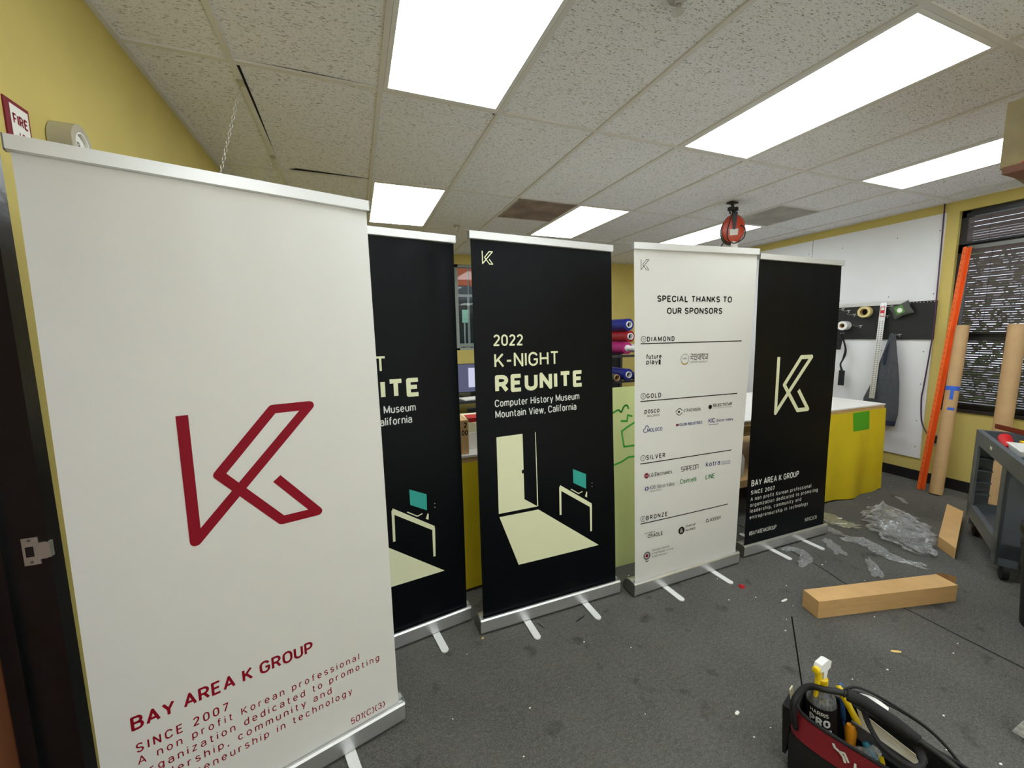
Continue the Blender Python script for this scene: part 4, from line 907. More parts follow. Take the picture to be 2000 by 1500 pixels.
# outlet and cord
t = thing('wall_outlet', 'pale wall outlet with a black plug behind the orange beam', 'outlet', (XR, -0.045, 0.46))
bm = B(); box(bm, (XR-0.006, -0.082, 0.40), (XR, -0.010, 0.515)); obj('cover_plate', bm, M['store_frame'], t, bevel=0.002)
bm = B()
for z in (0.435, 0.482): box(bm, (XR-0.008, -0.062, z-0.014), (XR-0.006, -0.03, z+0.014))
obj('socket', bm, M['dark_frame'], t)
t = thing('power_cord', 'dark purple power cord running from the ceiling down to the wall outlet', 'cord', (XR-0.02, 0.06, 0.44))
bm = B(); tube(bm, smooth_path([(XR-0.018, 0.071, H+0.0), (XR-0.02, 0.062, 2.3), (XR-0.040, 0.046, 1.80), (XR-0.040, 0.044, 1.5), (XR-0.025, 0.075, 1.0), (XR-0.02, 0.085, 0.85), (XR-0.02, 0.062, 0.62), (XR-0.03, 0.0, 0.50), (XR-0.03, -0.04, 0.47)], 6), 0.006, 8); obj('cord', bm, M['purple_cord'], t, smooth=True)
bm = B(); box(bm, (XR-0.045, -0.062, 0.455), (XR-0.009, -0.026, 0.498)); obj('plug', bm, M['rubber'], t, bevel=0.005)

# leaning orange beam
t = thing('rack_beam', 'orange steel rack beam leaning upright against the window frame', 'beam', (4.89, -0.10, 0))
p0 = Vector((4.888, -0.095, 0.0)); p1 = Vector((5.135, -0.128, 2.30))
ax = (p1-p0).normalized(); u = Vector((-0.55, -0.83, 0)); u = (u-ax*u.dot(ax)).normalized(); v = ax.cross(u)
def beam_pt(a, b, k): return p0+ax*k+u*a+v*b
L = (p1-p0).length
bm = B(); A = [beam_pt(a, b, 0.002 if False else 0) for a, b in ()]
prof = [(-0.018, -0.022), (0.018, -0.022), (0.018, -0.019), (-0.015, -0.019), (-0.015, 0.019), (0.018, 0.019), (0.018, 0.022), (-0.018, 0.022)]
a_ = [bm.verts.new(beam_pt(a, b, 0)) for a, b in prof]; b_ = [bm.verts.new(beam_pt(a, b, L)) for a, b in prof]
for i in range(8): bm.faces.new((a_[i], a_[(i+1) % 8], b_[(i+1) % 8], b_[i]))
bm.faces.new(a_[::-1]); bm.faces.new(b_)
mz = min(vv.co.z for vv in bm.verts)
for vv in bm.verts: vv.co.z -= mz
obj('channel', bm, M['orange'], t)
bm = B()
for k in range(44):
    q = 0.05+k*0.051
    for bb in (-0.0225, 0.0215): 
        c = [beam_pt(-0.005, bb, q), beam_pt(0.005, bb, q), beam_pt(0.005, bb, q+0.015), beam_pt(-0.005, bb, q+0.015)]
        cc = [x+v*0.001 for x in c]; hexa(bm, [x-Vector((0, 0, mz)) for x in c], [x-Vector((0, 0, mz)) for x in cc])
obj('slots', bm, M['orange_dark'], t)
def paper_tube(p0, p1, r, label):
    t = thing('cardboard_tube', label, 'tube', p0, 'kraft tubes leaning at the window')
    p0 = Vector(p0); p1 = Vector(p1); d_ = (p1-p0).normalized(); Lz = (p1-p0).length
    bm = B(); ring_roll(bm, p0, d_, r, r-0.006, Lz, 32)
    mz = min(v_.co.z for v_ in bm.verts)
    for v_ in bm.verts: v_.co.z -= mz
    obj('tube', bm, M['kraft_tube'], t, smooth=True)
    return t, d_, mz
ta, tb = Vector((4.865, -0.215, 0)), Vector((5.085, -0.178, 1.575))
t, d_, mz = paper_tube(ta, tb, 0.047, 'kraft paper tube with blue tape, leaning beside the orange beam')
def tape_band(t, a, d_, k0, k1, r, span, mz, th0):
    bm = B(); _, u, v = frame_of(d_)
    def f_(uu, vv):
        an = th0+span*(uu-0.5); return a+d_*(k0+(k1-k0)*vv)+(u*math.cos(an)+v*math.sin(an))*r-Vector((0, 0, mz))
    solid_sheet(bm, 16, 1, f_, (-0.0006, -0.0006, 0)); obj('blue_tape', bm, M['blue_tape'], t)
_, uu, vv = frame_of(d_)
to_cam = Vector((-0.19, -2.19, 1.56))-ta; th0 = math.atan2(to_cam.dot(vv), to_cam.dot(uu))
tape_band(t, ta, d_, 0.985, 1.025, 0.0478, 2.6, mz, th0); tape_band(t, ta, d_, 0.90, 0.985, 0.0478, 0.5, mz, th0+0.0); tape_band(t, ta, d_, 0.80, 0.825, 0.0478, 1.0, mz, th0-0.2)
paper_tube((4.935, -0.545, 0), (5.085, -0.515, 1.58), 0.056, 'plain kraft paper tube leaning behind the grey cart')

# ------------------------------------------------------------------ cutting table
TX0, TX1, TY0, TY1, TZ = 0.28, 4.58, 0.10, 1.18, 0.845
t = thing('work_table', 'long white-topped work table behind the row of banners', 'table', ((TX0+TX1)/2, (TY0+TY1)/2, 0))
bm = B(); box(bm, (TX0, TY0, TZ-0.012), (TX1, TY1, TZ)); obj('tabletop', bm, M['table_white'], t)
bm = B(); box(bm, (TX0+0.005, TY0+0.005, TZ-0.05), (TX1-0.005, TY1-0.005, TZ-0.012)); obj('top_edge', bm, M['plywood'], t)
bm = B()
for y in (TY0+0.04, TY1-0.08): box(bm, (TX0+0.09, y, TZ-0.14), (TX1-0.09, y+0.04, TZ-0.05))
obj('apron', bm, M['plywood'], t)
for x in (TX0+0.02, 1.9, 3.2, TX1-0.11):
    for y in (TY0+0.03, TY1-0.12):
        bm = B(); box(bm, (x, y, 0), (x+0.09, y+0.09, TZ-0.05)); obj('leg', bm, M['plywood'], t)
bm = B(); box(bm, (TX0+0.06, TY0+0.02, 0.275), (TX1-0.06, TY1-0.03, 0.335)); obj('lower_shelf', bm, M['plywood'], t)
def skirt(x0, x1, label, z0=0.012, wave=0.020):
    t = thing('table_skirt', label, 'skirt', ((x0+x1)/2, TY0-0.02, 0), 'yellow cloth skirts on the work table')
    bm = B(); ph = x0*3
    def f_(u, v):
        x = x0+(x1-x0)*u; k = 1-v
        return Vector((x, TY0-0.008-0.028*k-wave*k*(1+math.sin(x*7+ph+k*1.5)+0.6*math.sin(x*17+k*2.2)), z0+(TZ-0.04-z0)*v+0.010*math.sin(x*4)*k))
    solid_sheet(bm, 60, 20, f_, (0, 0.0012, 0)); c = obj('cloth', bm, M['yellow_cloth'], t, smooth=True)
    return t, f_
skirt(0.29, 1.32, 'yellow cloth table skirt below the white boxes, between the black banners')
t, f_ = skirt(3.25, 4.575, 'yellow cloth table skirt with a green tape patch, right end of the table')
bm = B(); sheet(bm, 6, 4, lambda u, v: f_(0.618+0.185*u, 0.775+0.215*v)+Vector((0, -0.0018, 0))); obj('green_patch', bm, M['green_tape'], t)
# lime board
t = thing('lime_board', 'pale lime plastic board with green marker scribbles leaning on the table', 'board', (1.5, -0.05, 0))
p = lambda u, v: Vector((1.22+0.72*u, -0.066+0.115*v, 0.0+1.20*v))
bm = B(); hexa(bm, [p(0, 0), p(1, 0), p(1, 0)+Vector((0, 0.006, 0)), p(0, 0)+Vector((0, 0.006, 0))], [p(0, 1), p(1, 1), p(1, 1)+Vector((0, 0.006, 0)), p(0, 1)+Vector((0, 0.006, 0))]); obj('sheet', bm, M['lime'], t)
fp = lambda x, z: p((x-1.22)/0.72, z/1.20)+Vector((0, -0.0012, 0.0))
for pts in ([(1.30, 1.00), (1.36, 1.02), (1.43, 1.05), (1.455, 1.035), (1.48, 1.07), (1.505, 1.075), (1.515, 1.055)], [(1.455, 0.975), (1.50, 0.97), (1.508, 1.01), (1.54, 1.0)], [(1.56, 0.955), (1.50, 0.93), (1.453, 0.905), (1.468, 0.80), (1.56, 0.80)], [(1.30, 0.69), (1.37, 0.685), (1.44, 0.70), (1.50, 0.725), (1.56, 0.725)]):
    sm = smooth_path([(a, b, 0) for a, b in pts], 4) if len(pts) > 4 and pts[0][1] > 1.0-0.001 else [Vector((a, b, 0)) for a, b in pts]
    bm = B(); stroke(bm, fp, [(q.x, q.y) for q in sm], 0.0125, round_ends=True, step=1); obj('scribble', bm, M['marker'], t)
# boxes on the left end of the table
t = thing('carton', 'white carton on the left end of the table, lower of two', 'box', (0.62, 0.35, TZ), 'white cartons on the table')
bm = B(); box(bm, (0.44, 0.22, TZ+0.001), (0.84, 0.55, TZ+0.108)); obj('body', bm, M['paper'], t, bevel=0.002)
bm = B(); stroke(bm, lambda s, h: Vector((s, 0.2192, h)), [(0.51, 0.885), (0.52, 0.90), (0.53, 0.88), (0.55, 0.91)], 0.002); obj('print', bm, M['ink_gray'], t)
t = thing('carton', 'cream carton stacked on the white carton, upper of two', 'box', (0.62, 0.35, TZ+0.109), 'white cartons on the table')
bm = B(); box(bm, (0.45, 0.225, TZ+0.109), (0.82, 0.54, TZ+0.170)); obj('body', bm, M['cream_paper'], t, bevel=0.002)
t = thing('tray', 'red tray lying on top of the stacked cartons', 'tray', (0.62, 0.35, TZ+0.171))
bm = B(); hexa(bm, [(0.47, 0.235, TZ+0.171), (0.80, 0.235, TZ+0.171), (0.80, 0.33, TZ+0.171), (0.47, 0.33, TZ+0.171)], [(0.45, 0.225, TZ+0.200), (0.82, 0.225, TZ+0.200), (0.82, 0.34, TZ+0.200), (0.45, 0.34, TZ+0.200)]); obj('pan', bm, M['red'], t)
t = thing('carton', 'brown numbered carton between the black banners, left of the white cartons', 'box', (0.36, 0.25, TZ))
bm = B(); box(bm, (0.30, 0.13, TZ+0.001), (0.424, 0.48, TZ+0.21)); obj('body', bm, M['cardboard'], t, bevel=0.003)
bm = B(); fq = lambda s, h: Vector((s, 0.1292, h)); bm.free(); parts(t, 'print', 'ink_black', lambda nb: (letters(nb(), fq, '2', 0.396, TZ+0.165, 0.032, 0.416, 0.03), letters(nb(), fq, '00', 0.382, TZ+0.118, 0.032, 0.420, 0.03)))
# jug on the lower shelf
t = thing('jug', 'white plastic jug on the shelf under the table', 'jug', (2.80, 0.25, 0.336))
bm = B(); lathe(bm, (2.79, 0.24, 0.336), (0, 0, 1), [(0.062, 0), (0.068, 0.01), (0.068, 0.15), (0.055, 0.185), (0.026, 0.215), (0.024, 0.222)], 24); obj('body', bm, M['white_plastic'], t, smooth=True)
bm = B(); lathe(bm, (2.79, 0.24, 0.558), (0, 0, 1), [(0.027, 0), (0.027, 0.022), (0.024, 0.025)], 20); obj('cap', bm, M['white_plastic'], t, smooth=True)
# desk with monitor beyond
t = thing('desk', 'dark desk with papers beyond the table, below the back window', 'desk', (1.4, 3.2, 0))
bm = B(); box(bm, (0.5, 2.7, 0.70), (2.2, 3.6, 0.735)); obj('desktop', bm, M['rack_grey'], t)
for x in (0.52, 2.13):
    for y in (2.72, 3.53):
        bm = B(); box(bm, (x, y, 0), (x+0.05, y+0.05, 0.70)); obj('leg', bm, M['rubber'], t)
t = thing('monitor', 'lit computer monitor between two black banners, showing a white document', 'monitor', (1.3, 3.05, 0.736))
bm = B(); box(bm, (0.95, 3.0, 0.80), (1.62, 3.03, 1.185)); obj('housing', bm, M['rubber'], t)
bm = B(); box(bm, (0.957, 2.997, 0.812), (1.613, 2.9995, 1.178)); scn = obj('screen', bm, M['screen'], t)
bm = B(); box(bm, (1.20, 2.994, 0.87), (1.42, 2.9965, 1.13)); obj('document', bm, M['screen_doc'], scn)
bm = B(); box(bm, (1.24, 3.03, 0.75), (1.32, 3.06, 0.95)); box(bm, (1.12, 2.98, 0.736), (1.44, 3.18, 0.752)); obj('stand', bm, M['rubber'], t)
bm = B(); box(bm, (1.05, 2.74, 0.737), (1.30, 2.95, 0.75), rz=0.2); o = obj('paper_stack', bm, M['paper'], loc=(1.17, 2.85, 0.737)); tag(o, 'stack of white paper on the desk below the monitor', 'paper')
t = thing('office_chair', 'black office chair in front of the desk, behind the cartons', 'chair', (1.1, 2.1, 0))
bm = B(); box(bm, (0.86, 1.87, 0.43), (1.34, 2.35, 0.51)); obj('seat', bm, M['bag_black'], t, bevel=0.03)
bm = B(); box(bm, (0.88, 1.84, 0.58), (1.32, 1.90, 0.80)); obj('backrest', bm, M['bag_black'], t, bevel=0.02)
bm = B(); tube(bm, [(1.1, 2.1, 0.06), (1.1, 2.1, 0.44)], 0.03, 12); tube(bm, [(1.1, 2.2, 0.42), (1.1, 1.82, 0.46), (1.1, 1.87, 0.66)], 0.015, 8)
obj('column', bm, M['rubber'], t)
bm = B()
for k in range(5): a = 2*PI*k/5; tube(bm, [(1.1, 2.1, 0.09), (1.1+0.27*math.cos(a), 2.1+0.27*math.sin(a), 0.055)], 0.018, 8); lathe(bm, (1.1+0.27*math.cos(a)-0.015, 2.1+0.27*math.sin(a), 0.027), (1, 0, 0), [(0.027, 0), (0.027, 0.03)], 14)
obj('star_base', bm, M['rubber'], t)

# vinyl rolls on a rack at the back
RY = 2.40
t = thing('roll_rack', 'dark grey rack holding vinyl rolls at the back wall', 'rack', (3.3, 3.1, 0))
for x in (2.93, 4.12):
    for y in (RY+0.08, YB-0.10):
        bm = B(); box(bm, (x, y, 0), (x+0.05, y+0.05, 1.40 if x < 3 else 1.5)); obj('upright', bm, M['rack_grey'], t)
for z in (0.55, 0.90, 1.255):
    bm = B(); box(bm, (2.93, RY+0.06, z-0.03), (4.17, RY+0.10, z+0.0)); box(bm, (2.93, YB-0.12, z-0.03), (4.17, YB-0.08, z)); obj('crossbar', bm, M['rack_grey'], t)
bm = B(); box(bm, (2.94, YB-0.075, 0.1), (4.16, YB-0.06, 1.27)); obj('shade_panel', bm, M['rubber'], t)  # added black sheet, stands in for the shade inside the rack
def vroll(x, z, r, m, label, y0=RY, core='white_plastic', y1=YB-0.08, dx=0.0):
    t = thing('vinyl_roll', label, 'roll', (x, (y0+y1)/2, z-r), 'vinyl rolls on the back rack')
    d_ = Vector((dx, y1-y0, 0)); L = d_.length
    bm = B(); ring_roll(bm, (x, y0+0.02, z), d_, r, 0.047, L-0.02, 28); obj('film', bm, M[m], t, smooth=True)
    bm = B(); lathe(bm, (x, y0+0.06, z), d_, [(0.0365, 0), (0.0365, 0.01)], 24); obj('core_shade', bm, M['gap'], t)  # dark disc in place of the shade inside the hollow core
    bm = B(); ring_roll(bm, (x, y0, z), d_, 0.045, 0.037, L, 24); obj('core', bm, M[core], t, smooth=True)
    return t
vroll(3.30, 1.352, 0.082, 'magenta_vinyl', 'magenta vinyl roll with a white tube through it, under the red roll')
vroll(3.34, 1.512, 0.078, 'red_vinyl', 'shiny dark red vinyl roll between the blue and magenta rolls')
vroll(3.315, 1.672, 0.082, 'blue_vinyl', 'blue vinyl roll on top of the pile, with a pink band')
vroll(3.325, 0.985, 0.082, 'blue_vinyl', 'blue vinyl roll on the lower rack shelf')
vroll(3.13, 0.952, 0.052, 'grey_vinyl', 'thin brown-cored roll on the lower rack shelf, left of the blue roll', core='kraft_tube')
vroll(3.49, 0.955, 0.054, 'grey_vinyl', 'thin white-cored roll on the lower rack shelf, right of the blue roll')
vroll(3.48, 1.345, 0.060, 'vinyl_white', 'white roll on the upper rack shelf, right of the magenta roll')
bm = B(); ring_roll(bm, (3.30, RY-0.16, 1.352), (0.0, 1, 0), 0.034, 0.028, 0.21, 20); o = obj('white_tube', bm, M['white_plastic'], loc=(3.3, RY, 1.32), smooth=True); tag(o, 'white plastic tube sticking out of the magenta roll', 'tube')

# ------------------------------------------------------------------ cord reel
t = thing('cord_reel', 'orange and black cord reel hanging from the ceiling above the white sponsor banner', 'reel', (3.13, 0.708, H))
cx, cy, cz = 3.155, 0.708, 2.495
va = Vector((3.34*0+0.30, 0.95, 0)).normalized()     # wheel axis, roughly along the view
va = Vector((-0.62, -0.78, 0)).normalized()
sd = Vector((-va.y, va.x, 0))
c0 = Vector((cx, cy, cz))
bm = B(); lathe(bm, c0, va, [(0.02, 0.088), (0.055, 0.088), (0.105, 0.080), (0.116, 0.066), (0.116, 0.050)], 36)
for v_ in bm.verts: v_.co = c0+va*(v_.co-c0).dot(va)+sd*(v_.co-c0).dot(sd)*0.80+Vector((0, 0, (v_.co.z-cz)*1.08))
obj('front_cover', bm, M['orange_dark'], t, smooth=True)
bm = B(); lathe(bm, c0, va, [(0.02, -0.06), (0.10, -0.06), (0.118, -0.045), (0.121, 0.050), (0.121, 0.058), (0.114, 0.060)], 36)
for v_ in bm.verts: v_.co = c0+va*(v_.co-c0).dot(va)+sd*(v_.co-c0).dot(sd)*0.80+Vector((0, 0, (v_.co.z-cz)*1.08))
obj('drum_housing', bm, M['rubber'], t, smooth=True)
bm = B(); q = c0+va*0.0895
hexa(bm, [q-sd*0.032+Vector((0, 0, -0.062)), q+sd*0.032+Vector((0, 0, -0.062)), q+sd*0.032+Vector((0, 0, -0.062))-va*0.02, q-sd*0.032+Vector((0, 0, -0.062))-va*0.02], [q-sd*0.036+Vector((0, 0, -0.006)), q+sd*0.036+Vector((0, 0, -0.006)), q+sd*0.036+Vector((0, 0, -0.006))-va*0.02, q-sd*0.036+Vector((0, 0, -0.006))-va*0.02]); obj('sticker', bm, M['paper'], t)
bm = B()
q = c0+va*0.094
hexa(bm, [q-sd*0.010+Vector((0, 0, -0.01)), q+sd*0.010+Vector((0, 0, -0.01)), q+sd*0.010-va*0.01+Vector((0, 0, -0.01)), q-sd*0.010-va*0.01+Vector((0, 0, -0.01))], [q-sd*0.024+Vector((0, 0, 0.135)), q+sd*0.024+Vector((0, 0, 0.135)), q+sd*0.024-va*0.014+Vector((0, 0, 0.135)), q-sd*0.024-va*0.014+Vector((0, 0, 0.135))])
hexa(bm, [c0-sd*0.024-va*0.06+Vector((0, 0, 0.125)), c0+sd*0.024-va*0.06+Vector((0, 0, 0.125)), c0+sd*0.024+va*0.094+Vector((0, 0, 0.125)), c0-sd*0.024+va*0.094+Vector((0, 0, 0.125))], [c0-sd*0.02-va*0.06+Vector((0, 0, 0.14)), c0+sd*0.02-va*0.06+Vector((0, 0, 0.14)), c0+sd*0.02+va*0.094+Vector((0, 0, 0.14)), c0-sd*0.02+va*0.094+Vector((0, 0, 0.14))])
obj('bracket', bm, M['rack_grey'], t)
bm = B(); tube(bm, [c0+Vector((0, 0, 0.135)), c0+Vector((0, 0, 0.20)), c0+Vector((-0.015, 0, H-cz))], 0.012, 8)
for s in (-1, 1): tube(bm, [c0+sd*0.035*s+Vector((0, 0, 0.195)), c0+sd*0.02*s+Vector((0, 0, 0.15))], 0.008, 6)
box(bm, c0+Vector((-0.045, -0.02, 0.175)), c0+Vector((0.045, 0.02, 0.205))); box(bm, c0+Vector((-0.05, -0.03, H-cz-0.012)), c0+Vector((0.03, 0.03, H-cz)))
obj('hanger', bm, M['rubber'], t)
bm = B(); tube(bm, smooth_path([c0+va*0.07+sd*0.02+Vector((0, 0, 0.19)), c0+va*0.115-sd*0.045+Vector((0, 0, 0.05)), c0+va*0.11-sd*0.055+Vector((0, 0, -0.08)), c0+va*0.10-sd*0.0+Vector((0, 0, -0.135)), c0+va*0.11+sd*0.075+Vector((0, 0, -0.10)), c0+va*0.12+sd*0.085+Vector((0, 0, -0.02)), c0+va*0.10+sd*0.05+Vector((0, 0, 0.02))], 6), 0.005, 7)
tube(bm, smooth_path([c0-va*0.03-sd*0.06+Vector((0, 0, -0.10)), c0-va*0.02-sd*0.085+Vector((0, 0, -0.14)), c0-sd*0.09+Vector((0, 0, -0.19))], 5), 0.005, 7)
obj('power_lead', bm, M['rubber'], t, smooth=True)
bm = B(); box(bm, c0+Vector((-0.03, -0.012, -0.20))+va*0.06+sd*0.015, c0+Vector((0.03, 0.012, -0.115))+va*0.06+sd*0.015); obj('cord_tag', bm, M['paper'], t)

# ------------------------------------------------------------------ boxes on the floor
def long_box(bot, h, label, flap):
    t = thing('long_carton', label, 'box', (sum(p[0] for p in bot)/4, sum(p[1] for p in bot)/4, 0), 'long kraft cartons on the floor')
    bm = B(); hexa(bm, [(x, y, 0.001) for x, y in bot], [(x, y, h) for x, y in bot]); obj('body', bm, M['cardboard'], t, bevel=0.002)
    if flap:
        a, b, c, d_ = [Vector((x, y, 0)) for x, y in bot]      # a front-left b front-right c back-right d back-left
        al = (b-a).normalized()
        e = (c-b)
        bm = B()
        solid_sheet(bm, 8, 4, lambda u, v: c+al*(0.002+0.075*math.sin(1.3*u))-e*(0.45*u*u)+Vector((0, 0, 0.02+(h-0.018)*v)), (0, 0, 0.0015))
        obj('end_flap', bm, M['cardboard'], t)
    bm = B(); a, b, c, d_ = [Vector((x, y, 0)) for x, y in bot]; o_ = (a-d_).normalized()*0.0008
    hexa(bm, [a+o_+Vector((0, 0, h*0.48)), b+o_+Vector((0, 0, h*0.48)), b+Vector((0, 0, h*0.48)), a+Vector((0, 0, h*0.48))], [a+o_+Vector((0, 0, h*0.50)), b+o_+Vector((0, 0, h*0.50)), b+Vector((0, 0, h*0.50)), a+Vector((0, 0, h*0.50))]); obj('fold_line', bm, M['kraft_tube'], t)
long_box([(2.080, -0.896), (2.955, -1.100), (2.984, -0.995), (2.109, -0.795)], 0.1, 'long brown carton in front, alone on the open floor', True)
long_box([(3.535, -0.868), (4.36, -0.49-0.10), (4.44, -0.44-0.02), (3.645, -0.735)], 0.078, 'long brown carton poking out from under the grey cart', False)

# ------------------------------------------------------------------ clear plastic wrap
def crumple(path, wd, hgt, label, m='wrap', seed=1, nu=30, nv=10, name='plastic_wrap'):
    """a crumpled film laid along a path on the floor: path of (x,y), wd half widths along it, hgt crumple height"""
    r = random.Random(seed); pts = smooth_path([(x, y, 0) for x, y in path], 8); n = len(pts)
    cr = []                                   # straight creases crossing the film, each a soft ridge
    for k in range(14): a = r.uniform(0, PI); cr.append((math.cos(a), math.sin(a), r.uniform(-0.4, 0.4), r.uniform(0.25, 1.0), r.uniform(14, 40)))
    c0 = sum(pts, Vector())/n
    bm = B(); rows = []
    for i in range(nu+1):
        q = i/nu*(n-1); k = min(int(q), n-2); c = pts[k]+(pts[k+1]-pts[k])*(q-k); d_ = (pts[k+1]-pts[k]).normalized(); s = Vector((-d_.y, d_.x, 0))
        t_ = i/nu*(len(wd)-1); kk = min(int(t_), len(wd)-2); ww = wd[kk]+(wd[kk+1]-wd[kk])*(t_-kk)
        ww *= 1+0.16*math.sin(i*0.9+seed)+0.08*math.sin(i*2.3)
        row = []
        for j in range(nv+1):
            a = (j/nv-0.5)*2
            p = c+s*a*ww+d_*0.02*math.sin(j*1.7+seed)
            z = 0
            for ca_, sa_, o_, h_, w_ in cr:
                dd = (p.x-c0.x)*ca_+(p.y-c0.y)*sa_-o_*0.6; z = max(z, h_*max(0, 1-abs(dd)*w_))
            z = hgt*(0.22+0.8*z)*(1-a*a*0.8)+r.uniform(0, hgt*0.05)
            p.z = max(0.004, z); row.append(bm.verts.new(p))
        rows.append(row)
    for i in range(nu):
        for j in range(nv): bm.faces.new((rows[i][j], rows[i+1][j], rows[i+1][j+1], rows[i][j+1]))
    o = obj(name, bm, M[m], loc=(path[0][0], path[0][1], 0), smooth=True); tag(o, label, 'plastic wrap', 'clear plastic wrapping on the floor')
crumple([(4.06, -0.26), (3.80, -0.42), (3.55, -0.58), (3.40, -0.78)], (0.10, 0.20, 0.17, 0.05), 0.13, 'largest heap of crumpled clear plastic beside the half hidden carton', seed=3, nu=44, nv=22)
crumple([(3.46, 0.02), (3.44, -0.12), (3.40, -0.24), (3.46, -0.34)], (0.05, 0.08, 0.08, 0.04), 0.03, 'hazy strip of plastic wrap between the far black banner and the heap', 'wrap_dull', 5)
crumple([(3.16, -0.40), (3.22, -0.54), (3.17, -0.68), (3.23, -0.84)], (0.05, 0.055, 0.055, 0.03), 0.05, 'long twisted clear plastic tail in front of the heap', seed=8, nv=8)
crumple([(2.985, -0.66), (2.90, -0.74), (2.80, -0.80)], (0.015, 0.035, 0.03), 0.03, 'short clear plastic strip just behind the front carton', seed=11, nu=16, nv=6)
crumple([(3.02, -0.37), (2.965, -0.455), (2.90, -0.545)], (0.03, 0.04, 0.04), 0.02, 'flat clear plastic strip beside the right foot of the far black banner', seed=13, nu=16, nv=6)
crumple([(3.20, -0.20), (3.22, -0.28), (3.18, -0.37)], (0.03, 0.045, 0.03), 0.025, 'clear plastic strip trailing from the far black banner base', seed=17, nu=16, nv=6)
crumple([(2.585, -0.345), (2.66, -0.37), (2.67, -0.44), (2.59, -0.50), (2.49, -0.515)], (0.02, 0.035, 0.035, 0.03), 0.03, 'small clear plastic loop beside the left foot of the far black banner', seed=19, nu=22, nv=6)
crumple([(4.46, -0.11), (4.42, -0.17), (4.34, -0.24)], (0.012, 0.025, 0.015), 0.015, 'thin clear plastic sliver behind the heap, toward the orange beam', seed=23, nu=12, nv=4)

# ------------------------------------------------------------------ litter
SCR = [(0.413, -0.794), (0.312, -0.966), (1.262, -1.23), (1.168, -1.232), (2.53, -1.273), (2.428, -1.298), (2.021, -1.236), (1.814, -1.209), (1.956, -1.455), (1.896, -1.632), (1.785, -1.533), (2.378, -1.003), (1.919, -0.837), (1.832, -0.892), (1.772, -0.6), (2.21, -0.634), (2.062, -0.775), (1.877, -0.422), (1.935, -0.642), (2.651, -0.57), (2.705, -0.56), (2.628, -0.445), (3.506, -0.182), (2.707, -0.784), (2.662, 0.036), (2.561, -0.051), (1.013, -0.682), (0.817, -0.561), (0.242, -0.413), (1.38, -0.18), (4.739, 0.07), (4.21, -0.02), (4.962, 0.037), (0.1, -0.72), (0.842, -0.997)]
for k, (x, y) in enumerate(SCR):
    bm = B(); r = random.uniform(0.0018, 0.0042); n = random.choice((4, 5)); a0 = random.uniform(0, 6)
    lo = [bm.verts.new((x+r*(1+random.uniform(0, 0.8))*math.cos(a0+2*PI*i/n), y+r*math.sin(a0+2*PI*i/n), 0.0006)) for i in range(n)]
    hi = [bm.verts.new((v_.co.x, v_.co.y, 0.0022)) for v_ in lo]
    bm.faces.new(lo[::-1]); bm.faces.new(hi)
    for i in range(n): bm.faces.new((lo[i], lo[(i+1) % n], hi[(i+1) % n], hi[i]))
    o = obj('paper_scrap', bm, M['paper'], loc=(x, y, 0)); tag(o, 'tiny white scrap of paper lying on the dark carpet', 'scrap', 'tiny white scraps on the carpet')
def sliver(x, y, L, wd, rz, m, label, cat='scrap', name='paper_sliver'):
    bm = B(); pts = [(-L/2, 0), (-L/4, -wd/2), (L/3, -wd/2), (L/2, 0.1*wd), (L/4, wd/2), (-L/3, wd/2)]
    c, s = math.cos(rz), math.sin(rz)
    prism(bm, pts, lambda a, b: Vector((x+a*c-b*s, y+a*s+b*c, 0.001)), (0, 0, 0.002)); o = obj(name, bm, M[m], loc=(x, y, 0)); tag(o, label, cat)
sliver(2.062, -0.725, 0.055, 0.012, 0.1, 'paper', 'white paper sliver left of the front carton')
sliver(3.408, -0.25, 0.10, 0.02, -0.4, 'paper', 'long white paper strip beside the far black banner')
sliver(3.50, -0.185, 0.05, 0.014, -0.3, 'paper', 'shorter white paper strip just behind the long one')
sliver(1.195, -1.135, 0.026, 0.012, 0.3, 'paper', 'white paper chip left of the tool bag')
sliver(2.187, -1.189, 0.05, 0.014, -0.5, 'tan_scrap', 'tan wood sliver on the carpet above the tool bag', 'sliver', 'wood_sliver')
sliver(0.345, -0.342, 0.014, 0.008, 0.5, 'tan_scrap', 'tiny tan chip beside the base of the middle black banner', 'sliver', 'wood_sliver')
sliver(0.886, -0.408, 0.075, 0.008, 0.35, 'rubber', 'black plastic strip lying between the feet of the middle banner', 'strip', 'plastic_strip')
sliver(0.663, -0.372, 0.055, 0.005, 1.9, 'rubber', 'thin black strip beside the left foot of the middle banner', 'strip', 'plastic_strip')
bm = B(); hexa(bm, [(1.930, -0.553, 0.001), (1.955, -0.556, 0.001), (1.957, -0.528, 0.001), (1.934, -0.526, 0.001)], [(1.936, -0.550, 0.016), (1.952, -0.552, 0.020), (1.953, -0.532, 0.012), (1.938, -0.530, 0.018)]); o = obj('tape_crumb', bm, M['red'], loc=(1.943, -0.541, 0)); tag(o, 'small crumpled red tape bit on the carpet before the sponsor banner', 'scrap')

